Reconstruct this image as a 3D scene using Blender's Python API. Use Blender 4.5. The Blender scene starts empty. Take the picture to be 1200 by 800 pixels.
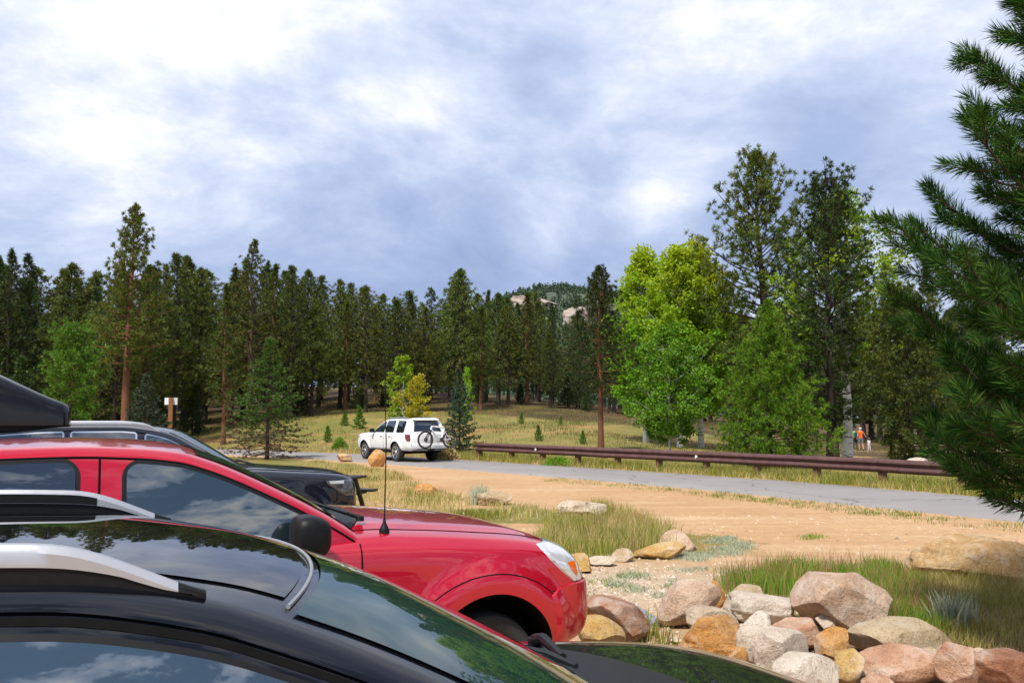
import bpy, bmesh, math, random
import numpy as np
from mathutils import Vector, Matrix, noise, Quaternion

R = math.radians
sc = bpy.context.scene
COL = sc.collection
CAMZ = 1.88
PITCH = math.atan(88 / 1000.0)
rnd = random.Random(7)

# ------------------------------------------------------------------ helpers
def ray(px, py):
    dx = (px - 600) / 1000.0
    dy = (400 - py) / 1000.0
    return dx, math.cos(PITCH) - dy * math.sin(PITCH), math.sin(PITCH) + dy * math.cos(PITCH)

def at(px, py, d):
    a, b, c = ray(px, py)
    k = d / b
    return Vector((a * k, d, CAMZ + c * k))

def gp(px, py, z=0.0):
    a, b, c = ray(px, py)
    k = (z - CAMZ) / c
    return Vector((a * k, b * k, z))

def tag(o, label=None, cat=None, group=None, kind=None):
    if label: o['label'] = label
    if cat: o['category'] = cat
    if group: o['group'] = group
    if kind: o['kind'] = kind
    return o

def empty(name, loc, rz=0.0, label=None, cat=None, group=None):
    o = bpy.data.objects.new(name, None)
    COL.objects.link(o)
    o.location = loc
    o.rotation_euler = (0, 0, rz)
    o.empty_display_size = 0.3
    return tag(o, label, cat, group)

def link(name, me, parent=None, loc=None, rz=0.0):
    o = bpy.data.objects.new(name, me)
    COL.objects.link(o)
    if parent: o.parent = parent
    if loc is not None: o.location = loc
    if rz: o.rotation_euler = (0, 0, rz)
    return o

class MB:
    """collects faces and links them as one mesh object"""
    def __init__(self):
        self.v = []; self.f = []; self.m = []
    def face(self, pts, m=0):
        n = len(self.v); self.v.extend(pts); self.f.append(tuple(range(n, n + len(pts)))); self.m.append(m)
    def grid(self, rows, m=0, close_u=False, close_v=False):
        n = len(self.v); nr = len(rows); nc = len(rows[0])
        for r in rows: self.v.extend(r)
        for i in range(nr if close_u else nr - 1):
            for j in range(nc if close_v else nc - 1):
                a = n + i * nc + j; b = n + i * nc + (j + 1) % nc
                c = n + ((i + 1) % nr) * nc + (j + 1) % nc; d = n + ((i + 1) % nr) * nc + j
                self.f.append((a, b, c, d)); self.m.append(m)
    def tube(self, pts, r, seg=8, m=0, cap=True):
        pts = [Vector(p) for p in pts]
        rs = r if isinstance(r, (list, tuple)) else [r] * len(pts)
        rows = []; ref = None
        for i, p in enumerate(pts):
            t = (pts[min(i + 1, len(pts) - 1)] - pts[max(i - 1, 0)])
            if t.length < 1e-9: t = Vector((0, 0, 1))
            t.normalize()
            if ref is None:
                ref = Vector((0, 0, 1)) if abs(t.z) < .9 else Vector((1, 0, 0))
            a = (ref - t * ref.dot(t))
            if a.length < 1e-6: a = t.orthogonal()
            a.normalize(); ref = a; b = t.cross(a)
            rows.append([tuple(p + (a * math.cos(2 * math.pi * k / seg) + b * math.sin(2 * math.pi * k / seg)) * rs[i]) for k in range(seg)])
        self.grid(rows, m, close_v=True)
        if cap:
            self.face(rows[0][::-1], m); self.face(rows[-1], m)
    def box(self, c, s, rz=0.0, m=0, taper=1.0):
        cx, cy, cz = c; sx, sy, sz = (q / 2 for q in s)
        P = []
        for z in (-1, 1):
            k = taper if z > 0 else 1.0
            for x, y in ((-1, -1), (1, -1), (1, 1), (-1, 1)):
                X, Y = x * sx * k, y * sy * k
                P.append((cx + X * math.cos(rz) - Y * math.sin(rz), cy + X * math.sin(rz) + Y * math.cos(rz), cz + z * sz))
        n = len(self.v); self.v.extend(P)
        for q in ((3, 2, 1, 0), (4, 5, 6, 7), (0, 1, 5, 4), (1, 2, 6, 5), (2, 3, 7, 6), (3, 0, 4, 7)):
            self.f.append(tuple(n + k for k in q)); self.m.append(m)
    def lathe(self, prof, c=(0, 0, 0), axis='y', seg=32, m=0):
        rows = []
        for r, h in prof:
            row = []
            for k in range(seg):
                a = 2 * math.pi * k / seg
                p, q = r * math.cos(a), r * math.sin(a)
                if axis == 'y': row.append((c[0] + p, c[1] + h, c[2] + q))
                elif axis == 'z': row.append((c[0] + p, c[1] + q, c[2] + h))
                else: row.append((c[0] + h, c[1] + p, c[2] + q))
            rows.append(row)
        self.grid(rows, m, close_v=True)
    def mesh(self, name, mats, smooth=True, angle=40, recalc=False):
        me = bpy.data.meshes.new(name)
        me.from_pydata([tuple(p) for p in self.v], [], self.f)
        for mm in (mats if isinstance(mats, (list, tuple)) else [mats]): me.materials.append(mm)
        me.polygons.foreach_set('material_index', self.m)
        if recalc:
            bm = bmesh.new(); bm.from_mesh(me)
            bmesh.ops.remove_doubles(bm, verts=bm.verts, dist=1e-5)
            bmesh.ops.recalc_face_normals(bm, faces=bm.faces)
            bm.to_mesh(me); bm.free()
        if smooth:
            me.polygons.foreach_set('use_smooth', [True] * len(me.polygons))
            if angle is not None: me.set_sharp_from_angle(angle=R(angle))
        me.update()
        return me
    def build(self, name, mats, parent=None, loc=None, rz=0.0, smooth=True, angle=40, recalc=False):
        return link(name, self.mesh(name, mats, smooth, angle, recalc), parent, loc, rz)

def npmesh(name, V, F, mats, mi=None, smooth=False):
    """V (n,3) array, F list of arrays of faces (each (k, nv))"""
    me = bpy.data.meshes.new(name)
    V = np.asarray(V, dtype=np.float32).reshape(-1, 3)
    me.vertices.add(len(V)); me.vertices.foreach_set('co', V.ravel())
    if not isinstance(F, list): F = [F]
    starts = []; tot = 0; idx = []
    for f in F:
        f = np.asarray(f, dtype=np.int32); k = f.shape[1]
        starts.append(tot + np.arange(len(f), dtype=np.int32) * k)
        tot += f.size; idx.append(f.ravel())
    idx = np.concatenate(idx); starts = np.concatenate(starts)
    me.loops.add(len(idx)); me.loops.foreach_set('vertex_index', idx)
    me.polygons.add(len(starts)); me.polygons.foreach_set('loop_start', starts)
    for mm in (mats if isinstance(mats, (list, tuple)) else [mats]): me.materials.append(mm)
    if mi is not None: me.polygons.foreach_set('material_index', np.asarray(mi, dtype=np.int32))
    if smooth: me.polygons.foreach_set('use_smooth', [True] * len(starts))
    me.update(calc_edges=True); me.validate()
    return me

def pchip(xs, ys):
    xs = np.array(xs, float); ys = np.array(ys, float)
    h = np.diff(xs); d = np.diff(ys) / h
    m = np.zeros(len(xs)); m[0] = d[0]; m[-1] = d[-1]
    for i in range(1, len(xs) - 1):
        if d[i - 1] * d[i] > 0:
            w1 = 2 * h[i] + h[i - 1]; w2 = h[i] + 2 * h[i - 1]
            m[i] = (w1 + w2) / (w1 / d[i - 1] + w2 / d[i])
    def f(x):
        x = min(max(x, xs[0]), xs[-1]); i = int(min(max(np.searchsorted(xs, x) - 1, 0), len(h) - 1))
        t = (x - xs[i]) / h[i]
        return float((1 + 2 * t) * (1 - t) ** 2 * ys[i] + t * (1 - t) ** 2 * h[i] * m[i] + t * t * (3 - 2 * t) * ys[i + 1] + t * t * (t - 1) * h[i] * m[i + 1])
    return f

def sst(a, b, x):
    t = min(max((x - a) / (b - a), 0.0), 1.0)
    return t * t * (3 - 2 * t)

# ------------------------------------------------------------------ materials
MATS = {}
def nodes(name):
    m = bpy.data.materials.new(name); m.use_nodes = True
    nt = m.node_tree; b = nt.nodes['Principled BSDF']
    return m, nt, b

def N(nt, t, **kw):
    n = nt.nodes.new(t)
    for k, v in kw.items():
        if k in n.inputs: n.inputs[k].default_value = v
        else: setattr(n, k, v)
    return n

def ramp(nt, fac, stops):
    r = nt.nodes.new('ShaderNodeValToRGB')
    e = r.color_ramp.elements
    while len(e) < len(stops): e.new(0.5)
    for q, (p, c) in zip(e, stops):
        q.position = p; q.color = (*c, 1)
    nt.links.new(fac, r.inputs['Fac'])
    return r.outputs['Color']

def mixc(nt, fac, a, b):
    m = nt.nodes.new('ShaderNodeMix'); m.data_type = 'RGBA'
    for s, v in ((m.inputs[0], fac), (m.inputs[6], a), (m.inputs[7], b)):
        if isinstance(v, bpy.types.NodeSocket): nt.links.new(v, s)
        elif isinstance(v, (tuple, list)): s.default_value = (*v[:3], 1)
        else: s.default_value = v
    return m.outputs[2]

def math_(nt, op, a, b=0.0, clamp=False):
    m = nt.nodes.new('ShaderNodeMath'); m.operation = op; m.use_clamp = clamp
    for s, v in ((m.inputs[0], a), (m.inputs[1], b)):
        if isinstance(v, bpy.types.NodeSocket): nt.links.new(v, s)
        else: s.default_value = v
    return m.outputs[0]

def noise_(nt, vec, scale, detail=4, rough=.55, dist=0.0):
    n = N(nt, 'ShaderNodeTexNoise', Scale=scale, Detail=detail, Roughness=rough, Distortion=dist)
    if vec is not None: nt.links.new(vec, n.inputs['Vector'])
    return n.outputs['Fac']

def pm(name, c1, c2=None, scale=6, rough=.6, metal=0.0, coat=0.0, coat_r=.03, bump=0.0, bscale=40, spec=.5, ior=1.5, rvar=0.0, stretch=None):
    m, nt, b = nodes(name)
    tc = N(nt, 'ShaderNodeTexCoord'); vec = tc.outputs['Object']
    if stretch:
        mp = N(nt, 'ShaderNodeMapping'); mp.inputs['Scale'].default_value = stretch
        nt.links.new(vec, mp.inputs['Vector']); vec = mp.outputs['Vector']
    if c2 is None: c2 = tuple(x * .8 for x in c1)
    f = noise_(nt, vec, scale, 6, .6)
    col = ramp(nt, f, [(.3, c1), (.7, c2)])
    nt.links.new(col, b.inputs['Base Color'])
    b.inputs['Roughness'].default_value = rough
    b.inputs['Metallic'].default_value = metal
    b.inputs['Coat Weight'].default_value = coat
    b.inputs['Coat Roughness'].default_value = coat_r
    b.inputs['Specular IOR Level'].default_value = spec
    b.inputs['IOR'].default_value = ior
    if rvar:
        f2 = noise_(nt, vec, scale * 3, 5, .6)
        nt.links.new(math_(nt, 'MULTIPLY_ADD', f2, rvar) if False else math_(nt, 'ADD', math_(nt, 'MULTIPLY', f2, rvar), rough - rvar * .5), b.inputs['Roughness'])
    if bump:
        bn = N(nt, 'ShaderNodeBump', Strength=bump, Distance=.02)
        nt.links.new(noise_(nt, vec, bscale, 8, .65), bn.inputs['Height'])
        nt.links.new(bn.outputs['Normal'], b.inputs['Normal'])
    MATS[name] = m
    return m

def foliage(name, cols, transl=.25, rough=.55, zcol=None, zr=(0, 1), zfrac=.5, spec=.3):
    """leaf colours vary from leaf to leaf and clump to clump; zcol = leaf colour towards the treetop"""
    m, nt, b = nodes(name)
    g = N(nt, 'ShaderNodeNewGeometry'); tc = N(nt, 'ShaderNodeTexCoord'); oi = N(nt, 'ShaderNodeObjectInfo')
    f = math_(nt, 'ADD', math_(nt, 'MULTIPLY', g.outputs['Random Per Island'], .55), math_(nt, 'MULTIPLY', noise_(nt, tc.outputs['Object'], 1.1, 3), .45))
    n = len(cols)
    col = ramp(nt, f, [(.2 + .6 * i / max(n - 1, 1), c) for i, c in enumerate(cols)])
    if zcol:
        sep = N(nt, 'ShaderNodeSeparateXYZ'); nt.links.new(tc.outputs['Object'], sep.inputs[0])
        mr = N(nt, 'ShaderNodeMapRange'); mr.inputs['From Min'].default_value = zr[0]; mr.inputs['From Max'].default_value = zr[1]
        nt.links.new(sep.outputs['Z'], mr.inputs['Value'])
        nz = noise_(nt, tc.outputs['Object'], .9, 3)
        ff = math_(nt, 'ADD', math_(nt, 'MULTIPLY', mr.outputs[0], zfrac), math_(nt, 'MULTIPLY', math_(nt, 'SUBTRACT', nz, .5), 1.4), clamp=True)
        col = mixc(nt, ff, col, zcol)
    hsv = N(nt, 'ShaderNodeHueSaturation'); nt.links.new(col, hsv.inputs['Color'])
    nt.links.new(math_(nt, 'ADD', math_(nt, 'MULTIPLY', oi.outputs['Random'], .3), .85), hsv.inputs['Value'])
    nt.links.new(math_(nt, 'ADD', math_(nt, 'MULTIPLY', oi.outputs['Random'], .03), .485), hsv.inputs['Hue'])
    col = hsv.outputs['Color']
    nt.links.new(col, b.inputs['Base Color']); b.inputs['Roughness'].default_value = rough
    b.inputs['Specular IOR Level'].default_value = spec
    t = N(nt, 'ShaderNodeBsdfTranslucent'); nt.links.new(col, t.inputs['Color'])
    ms = N(nt, 'ShaderNodeMixShader'); ms.inputs[0].default_value = transl
    out = nt.nodes['Material Output']
    nt.links.new(b.outputs[0], ms.inputs[1]); nt.links.new(t.outputs[0], ms.inputs[2]); nt.links.new(ms.outputs[0], out.inputs['Surface'])
    MATS[name] = m
    return m

def paint(name, c, flake=.25, rough=.32, coat=1.0, dirt=0.0):
    m, nt, b = nodes(name)
    tc = N(nt, 'ShaderNodeTexCoord')
    f = noise_(nt, tc.outputs['Object'], 900, 2, .7)
    col = ramp(nt, f, [(.35, tuple(x * .9 for x in c)), (.65, tuple(x * 1.1 for x in c))])
    if dirt:
        d = noise_(nt, tc.outputs['Object'], 7, 8, .72)
        dm = math_(nt, 'MULTIPLY', ramp(nt, d, [(.5, (0, 0, 0)), (.8, (1, 1, 1))]), dirt)
        col = mixc(nt, dm, col, (.30, .26, .22))
        rr = math_(nt, 'ADD', math_(nt, 'MULTIPLY', dm, 1.2), .02)
        nt.links.new(rr, b.inputs['Coat Roughness'])
    else: b.inputs['Coat Roughness'].default_value = .025
    nt.links.new(col, b.inputs['Base Color'])
    b.inputs['Metallic'].default_value = flake; b.inputs['Roughness'].default_value = rough
    b.inputs['Coat Weight'].default_value = coat
    b.inputs['Specular IOR Level'].default_value = .2 if max(c) > .1 else .03
    # faint orange peel
    bn = N(nt, 'ShaderNodeBump', Strength=.012, Distance=.01)
    nt.links.new(noise_(nt, tc.outputs['Object'], 14, 2, .5), bn.inputs['Height'])
    nt.links.new(bn.outputs['Normal'], b.inputs['Coat Normal'])
    MATS[name] = m
    return m

def glassy(name, c, ior=1.55, rough=.015, spec=.5, wave=.02):
    m, nt, b = nodes(name)
    tc = N(nt, 'ShaderNodeTexCoord')
    f = noise_(nt, tc.outputs['Object'], 1.4, 3, .6)
    nt.links.new(ramp(nt, f, [(.35, c), (.7, tuple(x * 1.8 for x in c))]), b.inputs['Base Color'])
    b.inputs['Roughness'].default_value = rough; b.inputs['IOR'].default_value = ior
    b.inputs['Specular IOR Level'].default_value = spec
    if wave:
        bn = N(nt, 'ShaderNodeBump', Strength=wave, Distance=.02)
        nt.links.new(noise_(nt, tc.outputs['Object'], 3, 1, .4), bn.inputs['Height'])
        nt.links.new(bn.outputs['Normal'], b.inputs['Normal'])
    MATS[name] = m
    return m

paint('red_paint', (.50, .003, .024), .3, .3, 1.0, .02)
paint('black_paint', (.0035, .004, .0065), 0, .4, 1.0, .012)
paint('navy_paint', (.006, .008, .014), 0, .4, 1.0, .03)
paint('charcoal_paint', (.010, .011, .013), 0, .4, 1.0, .03)
paint('white_paint', (.78, .79, .80), 0, .35, 1.0, .05)
MATS['red_paint'].node_tree.nodes['Principled BSDF'].inputs['Coat IOR'].default_value = 1.6
glassy('tint_glass', (.005, .008, .012), 2.5, .012)
glassy('clear_dark_glass', (.008, .018, .022), 2.6, .012)
glassy('near_glass', (.010, .022, .030), 3.0, .01)
glassy('windscreen_glass', (.008, .028, .022), 1.6, .012)
glassy('roof_glass', (.003, .0035, .005), 1.6, .01, wave=.01)
pm('rubber', (.004, .004, .005), (.007, .007, .008), 30, .45, spec=.3)
pm('gap', (.004, .004, .004), (.006, .006, .006), 30, .9, spec=.1)
pm('black_plastic', (.007, .007, .008), (.012, .012, .013), 60, .45, bump=.08, bscale=600, spec=.2)
pm('tyre_rubber', (.018, .018, .018), (.035, .033, .03), 12, .8, bump=.2, bscale=120)
pm('silver_metal', (.62, .63, .66), (.55, .56, .6), 20, .3, .85)
pm('rail_silver', (.48, .49, .52), (.43, .44, .47), 14, .38, .55, rvar=.1)
pm('chrome', (.8, .8, .82), (.75, .75, .77), 8, .07, 1.0)
pm('seal_grey', (.30, .31, .33), (.24, .25, .27), 20, .35, .2)
pm('lamp_lens', (.72, .74, .76), (.55, .57, .6), 22, .06, .35, 1.0)
pm('amber_lens', (.85, .17, .01), (.7, .12, .005), 30, .15, 0, 1.0)
pm('tail_red', (.16, .008, .012), (.08, .005, .008), 20, .12, 0, 1.0)
pm('lamp_dark', (.03, .03, .034), (.10, .10, .11), 25, .08, .3, 1.0)
pm('box_shell', (.006, .006, .007), (.010, .010, .011), 9, .16, 0, 0, .1, spec=.45)
pm('wheel_alloy', (.55, .56, .58), (.42, .43, .45), 15, .35, .8)
pm('white_plate', (.8, .8, .8), (.72, .72, .74), 15, .45)
pm('rust_steel', (.085, .040, .040), (.15, .075, .068), 3.5, .62, .35, bump=.12, bscale=60)
pm('rust_steel_light', (.16, .10, .10), (.22, .13, .12), 5, .5, .4)
pm('post_wood', (.10, .050, .030), (.20, .10, .055), 12, .8, stretch=(6, 6, 1), bump=.3)
pm('table_plank', (.022, .018, .018), (.045, .036, .034), 8, .55, stretch=(1, 8, 8))
pm('corrugated_metal', (.42, .45, .50), (.25, .25, .26), 14, .45, .6)
pm('bark_pine', (.05, .032, .024), (.13, .075, .05), 7, .9, stretch=(6, 6, 1.2), bump=.8, bscale=14)
pm('bark_red', (.10, .042, .020), (.20, .085, .038), 5, .9, stretch=(5, 5, 1.2), bump=.8, bscale=12)
pm('bark_dark', (.022, .015, .012), (.06, .04, .03), 7, .9, stretch=(6, 6, 1.2), bump=.8, bscale=14)
pm('twig', (.06, .045, .032), (.11, .08, .055), 10, .9)
def aspen_bark():
    m, nt, b = nodes('bark_aspen')
    tc = N(nt, 'ShaderNodeTexCoord'); mp = N(nt, 'ShaderNodeMapping'); mp.inputs['Scale'].default_value = (1.5, 1.5, 6)
    nt.links.new(tc.outputs['Object'], mp.inputs['Vector'])
    f = noise_(nt, mp.outputs['Vector'], 2.2, 5, .65)
    nt.links.new(ramp(nt, f, [(0, (.70, .69, .64)), (.56, (.62, .61, .56)), (.61, (.05, .045, .04)), (1, (.02, .02, .02))]), b.inputs['Base Color'])
    b.inputs['Roughness'].default_value = .75
    MATS['bark_aspen'] = m
aspen_bark()
foliage('needles_forest', [(.020, .044, .009), (.050, .090, .015), (.110, .145, .022), (.175, .180, .028)], .24)
foliage('needles_olive', [(.028, .056, .009), (.070, .114, .015), (.145, .172, .022), (.22, .205, .028)], .24)
foliage('needles_dark', [(.018, .042, .012), (.042, .078, .018), (.085, .120, .024)], .25)
foliage('needles_near', [(.005, .034, .010), (.014, .074, .015), (.034, .118, .020), (.070, .165, .028), (.10, .19, .035)], .2, .6, spec=.04)
foliage('needles_spruce', [(.045, .120, .022), (.085, .185, .030), (.145, .255, .045)], .3)
foliage('needles_bluish', [(.035, .065, .035), (.065, .10, .055), (.10, .14, .075)], .22)
foliage('needles_bright', [(.050, .145, .012), (.10, .23, .018), (.18, .31, .025)], .32)
foliage('needles_yellowish', [(.04, .13, .010), (.085, .22, .013), (.16, .32, .017), (.30, .34, .02)], .3)
foliage('dead_needles', [(.10, .06, .035), (.17, .11, .065), (.24, .17, .10)], .1)
foliage('aspen_leaves', [(.090, .25, .010), (.17, .38, .014), (.28, .48, .022)], .5, zcol=(.54, .58, .02), zr=(4.0, 11.5), zfrac=.75)
foliage('aspen_green', [(.065, .17, .010), (.125, .27, .014), (.22, .36, .02)], .4)
foliage('aspen_yellow', [(.30, .30, .012), (.45, .37, .016), (.38, .42, .02), (.60, .42, .02)], .4)
foliage('aspen_lime', [(.14, .30, .012), (.24, .42, .018), (.36, .48, .02)], .45)
foliage('grass_green', [(.11, .17, .018), (.21, .25, .03), (.33, .30, .05), (.46, .37, .12)], .3, .6)
foliage('grass_dry', [(.24, .21, .065), (.40, .32, .11), (.54, .42, .18), (.62, .50, .26)], .3, .6)
foliage('grass_lush', [(.08, .18, .014), (.16, .28, .022), (.30, .34, .04)], .3, .6)
foliage('grass_red', [(.28, .15, .07), (.42, .26, .11), (.50, .37, .16)], .3, .6)
foliage('sage', [(.30, .35, .22), (.44, .47, .33), (.56, .56, .42)], .3, .8, spec=.1)
foliage('bush_leaf', [(.09, .22, .012), (.15, .30, .02), (.23, .36, .03)], .35)
foliage('meadow_dry', [(.15, .115, .035), (.25, .18, .06), (.35, .24, .095), (.42, .31, .15)], .25, .6)
foliage('meadow_green', [(.07, .11, .018), (.13, .155, .028), (.20, .19, .045)], .25, .6)
# ------------------------------------------------------------------ terrain
NEAR_EDGE = [(-70, 76), (-35, 56), (-20, 46.5), (-10.4, 39.8), (-7.6, 37), (-2.5, 31.3), (4.18, 23.2), (7.03, 18.7), (9.2, 15.2), (14, 7.4), (22, -6), (34, -26)]
RW = 4.0
def smooth_poly(P, n=8):
    out = []
    for i in range(len(P) - 1):
        p0 = P[max(i - 1, 0)]; p1 = P[i]; p2 = P[i + 1]; p3 = P[min(i + 2, len(P) - 1)]
        for k in range(n):
            t = k / n
            out.append(tuple(.5 * (2 * b + (c - a) * t + (2 * a - 5 * b + 4 * c - d) * t * t + (3 * b - 3 * c + d - a) * t ** 3) for a, b, c, d in zip(p0, p1, p2, p3)))
    out.append(P[-1]); return out
NE = smooth_poly(NEAR_EDGE)
def offset_poly(P, w):
    out = []
    for i, p in enumerate(P):
        a = P[max(i - 1, 0)]; b = P[min(i + 1, len(P) - 1)]
        t = Vector((b[0] - a[0], b[1] - a[1])).normalized()
        out.append((p[0] - t.y * w, p[1] + t.x * w))
    return out
FE = offset_poly(NE, RW)
_fx = np.array([p[0] for p in FE]); _fy = np.array([p[1] for p in FE])
_nx = np.array([p[0] for p in NE]); _ny = np.array([p[1] for p in NE])
def yfar(x): return np.interp(x, _fx, _fy)
def ynear(x): return np.interp(x, _nx, _ny)
_A = [-1.2, -.6, -.35, -.2, -.1, 0, .1, .2, .3, .4, .6, 1.2]
_S = [.09, .09, .095, .09, .078, .062, .043, .022, .002, -.009, -.010, -.004]
def gza(x, y):
    x = np.asarray(x, float); y = np.asarray(y, float)
    D = (y - yfar(x)) - 1.2
    a = x / np.maximum(y, 5.0)
    s = np.interp(a, _A, _S)
    De = np.where(D < 70, D, 70 + .25 * (np.minimum(D, 300) - 70))
    De = np.maximum(De, 0)
    z = s * De * (1 - np.exp(-De / 4.0))
    z = z + .18 * np.sin(x * .21 + 1.3) * np.sin(y * .17) * np.clip(De / 12, 0, 1)
    # shallow ditch where the boulders are heaped
    d1 = np.exp(-(((x - 1.15) / .8) ** 2 + ((y - 6.75) / .62) ** 2))
    return z - .42 * d1
def gz(x, y): return float(gza(x, y))
def on(px, py, d):
    """ground point at depth d under the picture column px"""
    p = at(px, py, d)
    return Vector((p.x, d, gz(p.x, d)))

def make_ground():
    xs = np.concatenate([-np.geomspace(2600, 62, 22), np.arange(-60, 60.1, .75), np.geomspace(62, 2600, 22)])
    ys = np.concatenate([-np.geomspace(2600, 32, 16), np.arange(-30, 0, 3), np.arange(0, 62, .6), np.arange(62, 140, 2), np.geomspace(142, 2800, 24)])
    X, Y = np.meshgrid(xs, ys)
    Z = gza(X, Y)
    ny, nx = X.shape
    i = np.arange(ny - 1)[:, None] * nx + np.arange(nx - 1)[None]
    F = np.stack([i, i + 1, i + nx + 1, i + nx], -1).reshape(-1, 4)
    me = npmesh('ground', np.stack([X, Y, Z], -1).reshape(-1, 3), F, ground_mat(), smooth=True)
    D = (Y - yfar(X)).ravel()
    mea = np.clip((D - .4) / 1.0, 0, 1)
    Dn = (ynear(X) - Y).ravel()
    xr = X.ravel(); yr = Y.ravel()
    verge = np.clip((Dn - .5), 0, 1) * np.clip((9 - Dn) / 3, 0, 1) * np.clip((-4.5 - xr) / 2, 0, 1) * .8      # dry verge on the far bend
    def blob(cx, cy, rx, ry): return np.clip(1.6 * np.exp(-(((xr - cx) / rx) ** 2 + ((yr - cy) / ry) ** 2)), 0, 1)
    isl = np.maximum.reduce([blob(1.6, 13.0, 2.0, 1.4) * .8, blob(-.6, 16.5, 2.2, 1.5) * .7, blob(5.0, 8.2, 2.4, 1.1) * .8, blob(2.6, 9.4, 1.0, .6) * .7, blob(-4, 16, 2.5, 3) * .6])
    a = me.attributes.new('meadow', 'FLOAT', 'POINT'); a.data.foreach_set('value', np.maximum.reduce([mea, verge, isl]).astype(np.float32))
    ang = xr / np.maximum(yr, 5)
    fo = np.clip((D - np.interp(ang, [-.6, -.42, -.3, -.18, 0, .15, .3, .5], [4, 6, 12, 26, 30, 34, 40, 46])) / 8, 0, 1)
    a = me.attributes.new('forest', 'FLOAT', 'POINT'); a.data.foreach_set('value', fo.astype(np.float32))
    gr = np.clip(1.3 * np.exp(-(((xr - 1.2) / 1.5) ** 2 + ((yr - 9.6) / 1.5) ** 2)), 0, 1)
    a = me.attributes.new('gravel', 'FLOAT', 'POINT'); a.data.foreach_set('value', gr.astype(np.float32))
    dm = np.maximum.reduce([blob(x, y, .55, .4) for x, y in [(1.15, 6.9), (1.9, 6.6), (2.4, 6.7), (2.9, 6.5), (3.4, 6.3), (2.2, 7.2), (1.5, 7.2), (3.0, 7.3)]])  # soil darkened around the heaped boulders, standing in for deep shade in the gaps
    a = me.attributes.new('heap_shade', 'FLOAT', 'POINT'); a.data.foreach_set('value', (np.clip(dm, 0, 1) * .85).astype(np.float32))
    o = link('ground', me); tag(o, kind='structure')

def ground_mat():
    m, nt, b = nodes('ground_soil')
    tc = N(nt, 'ShaderNodeTexCoord'); P = tc.outputs['Object']
    def attr(n):
        a = N(nt, 'ShaderNodeAttribute'); a.attribute_name = n; return a.outputs['Fac']
    n1 = noise_(nt, P, .35, 6, .62); n2 = noise_(nt, P, 5, 8, .7); n3 = noise_(nt, P, 45, 4, .7)
    dirt = ramp(nt, n1, [(.3, (.44, .27, .135)), (.5, (.50, .315, .165)), (.7, (.55, .37, .215))])
    dirt = mixc(nt, math_(nt, 'MULTIPLY', ramp(nt, n2, [(.42, (0, 0, 0)), (.66, (1, 1, 1))]), .7), dirt, (.37, .21, .105))
    sp = ramp(nt, n3, [(.30, (1, 1, 1)), (.42, (0, 0, 0))])
    dirt = mixc(nt, math_(nt, 'MULTIPLY', sp, .6), dirt, (.22, .13, .075))
    mpr = N(nt, 'ShaderNodeMapping'); mpr.inputs['Rotation'].default_value = (0, 0, R(55)); mpr.inputs['Scale'].default_value = (.12, 1.3, 1); nt.links.new(P, mpr.inputs['Vector'])
    rut = noise_(nt, mpr.outputs[0], 1.5, 6, .65)
    dirt = mixc(nt, math_(nt, 'MULTIPLY', ramp(nt, rut, [(.50, (0, 0, 0)), (.66, (1, 1, 1))]), .55), dirt, (.40, .225, .115))
    dirt = mixc(nt, math_(nt, 'MULTIPLY', ramp(nt, rut, [(.33, (1, 1, 1)), (.45, (0, 0, 0))]), .5), dirt, (.60, .43, .27))
    dirt = mixc(nt, attr('heap_shade'), dirt, (.11, .065, .035))  # painted shade between the boulders, as dark soil colour
    grav = ramp(nt, n3, [(.3, (.20, .15, .10)), (.5, (.46, .35, .24)), (.72, (.62, .52, .40))])
    dirt = mixc(nt, attr('gravel'), dirt, grav)
    g1 = noise_(nt, P, .16, 5, .6, .6); g2 = noise_(nt, P, 1.3, 7, .7)
    mea = ramp(nt, g1, [(.30, (.40, .20, .08)), (.40, (.26, .18, .055)), (.50, (.16, .16, .038)), (.60, (.27, .20, .065)), (.70, (.40, .20, .085))])
    mea = mixc(nt, math_(nt, 'MULTIPLY', ramp(nt, g2, [(.50, (0, 0, 0)), (.64, (1, 1, 1))]), .7), mea, (.12, .135, .03))
    mea = mixc(nt, math_(nt, 'MULTIPLY', ramp(nt, n2, [(.52, (0, 0, 0)), (.7, (1, 1, 1))]), .4), mea, (.32, .23, .10))
    litter = ramp(nt, n2, [(.3, (.035, .022, .014)), (.6, (.085, .05, .03)), (.8, (.17, .11, .065))])
    litter = mixc(nt, ramp(nt, g1, [(.45, (0, 0, 0)), (.6, (1, 1, 1))]), litter, (.12, .09, .03))
    fr = ramp(nt, math_(nt, 'ADD', attr('forest'), math_(nt, 'MULTIPLY', math_(nt, 'SUBTRACT', g2, .5), 1.2)), [(.35, (0, 0, 0)), (.65, (1, 1, 1))])
    mea = mixc(nt, fr, mea, litter)
    mk = ramp(nt, math_(nt, 'ADD', attr('meadow'), math_(nt, 'MULTIPLY', math_(nt, 'SUBTRACT', g2, .5), 1.3)), [(.38, (0, 0, 0)), (.62, (1, 1, 1))])
    col = mixc(nt, mk, dirt, mea)
    nt.links.new(col, b.inputs['Base Color']); b.inputs['Roughness'].default_value = .95; b.inputs['Specular IOR Level'].default_value = .2
    bn = N(nt, 'ShaderNodeBump', Strength=.7, Distance=.05)
    nt.links.new(math_(nt, 'ADD', n2, math_(nt, 'MULTIPLY', n3, .35)), bn.inputs['Height']); nt.links.new(bn.outputs['Normal'], b.inputs['Normal'])
    return m

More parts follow.
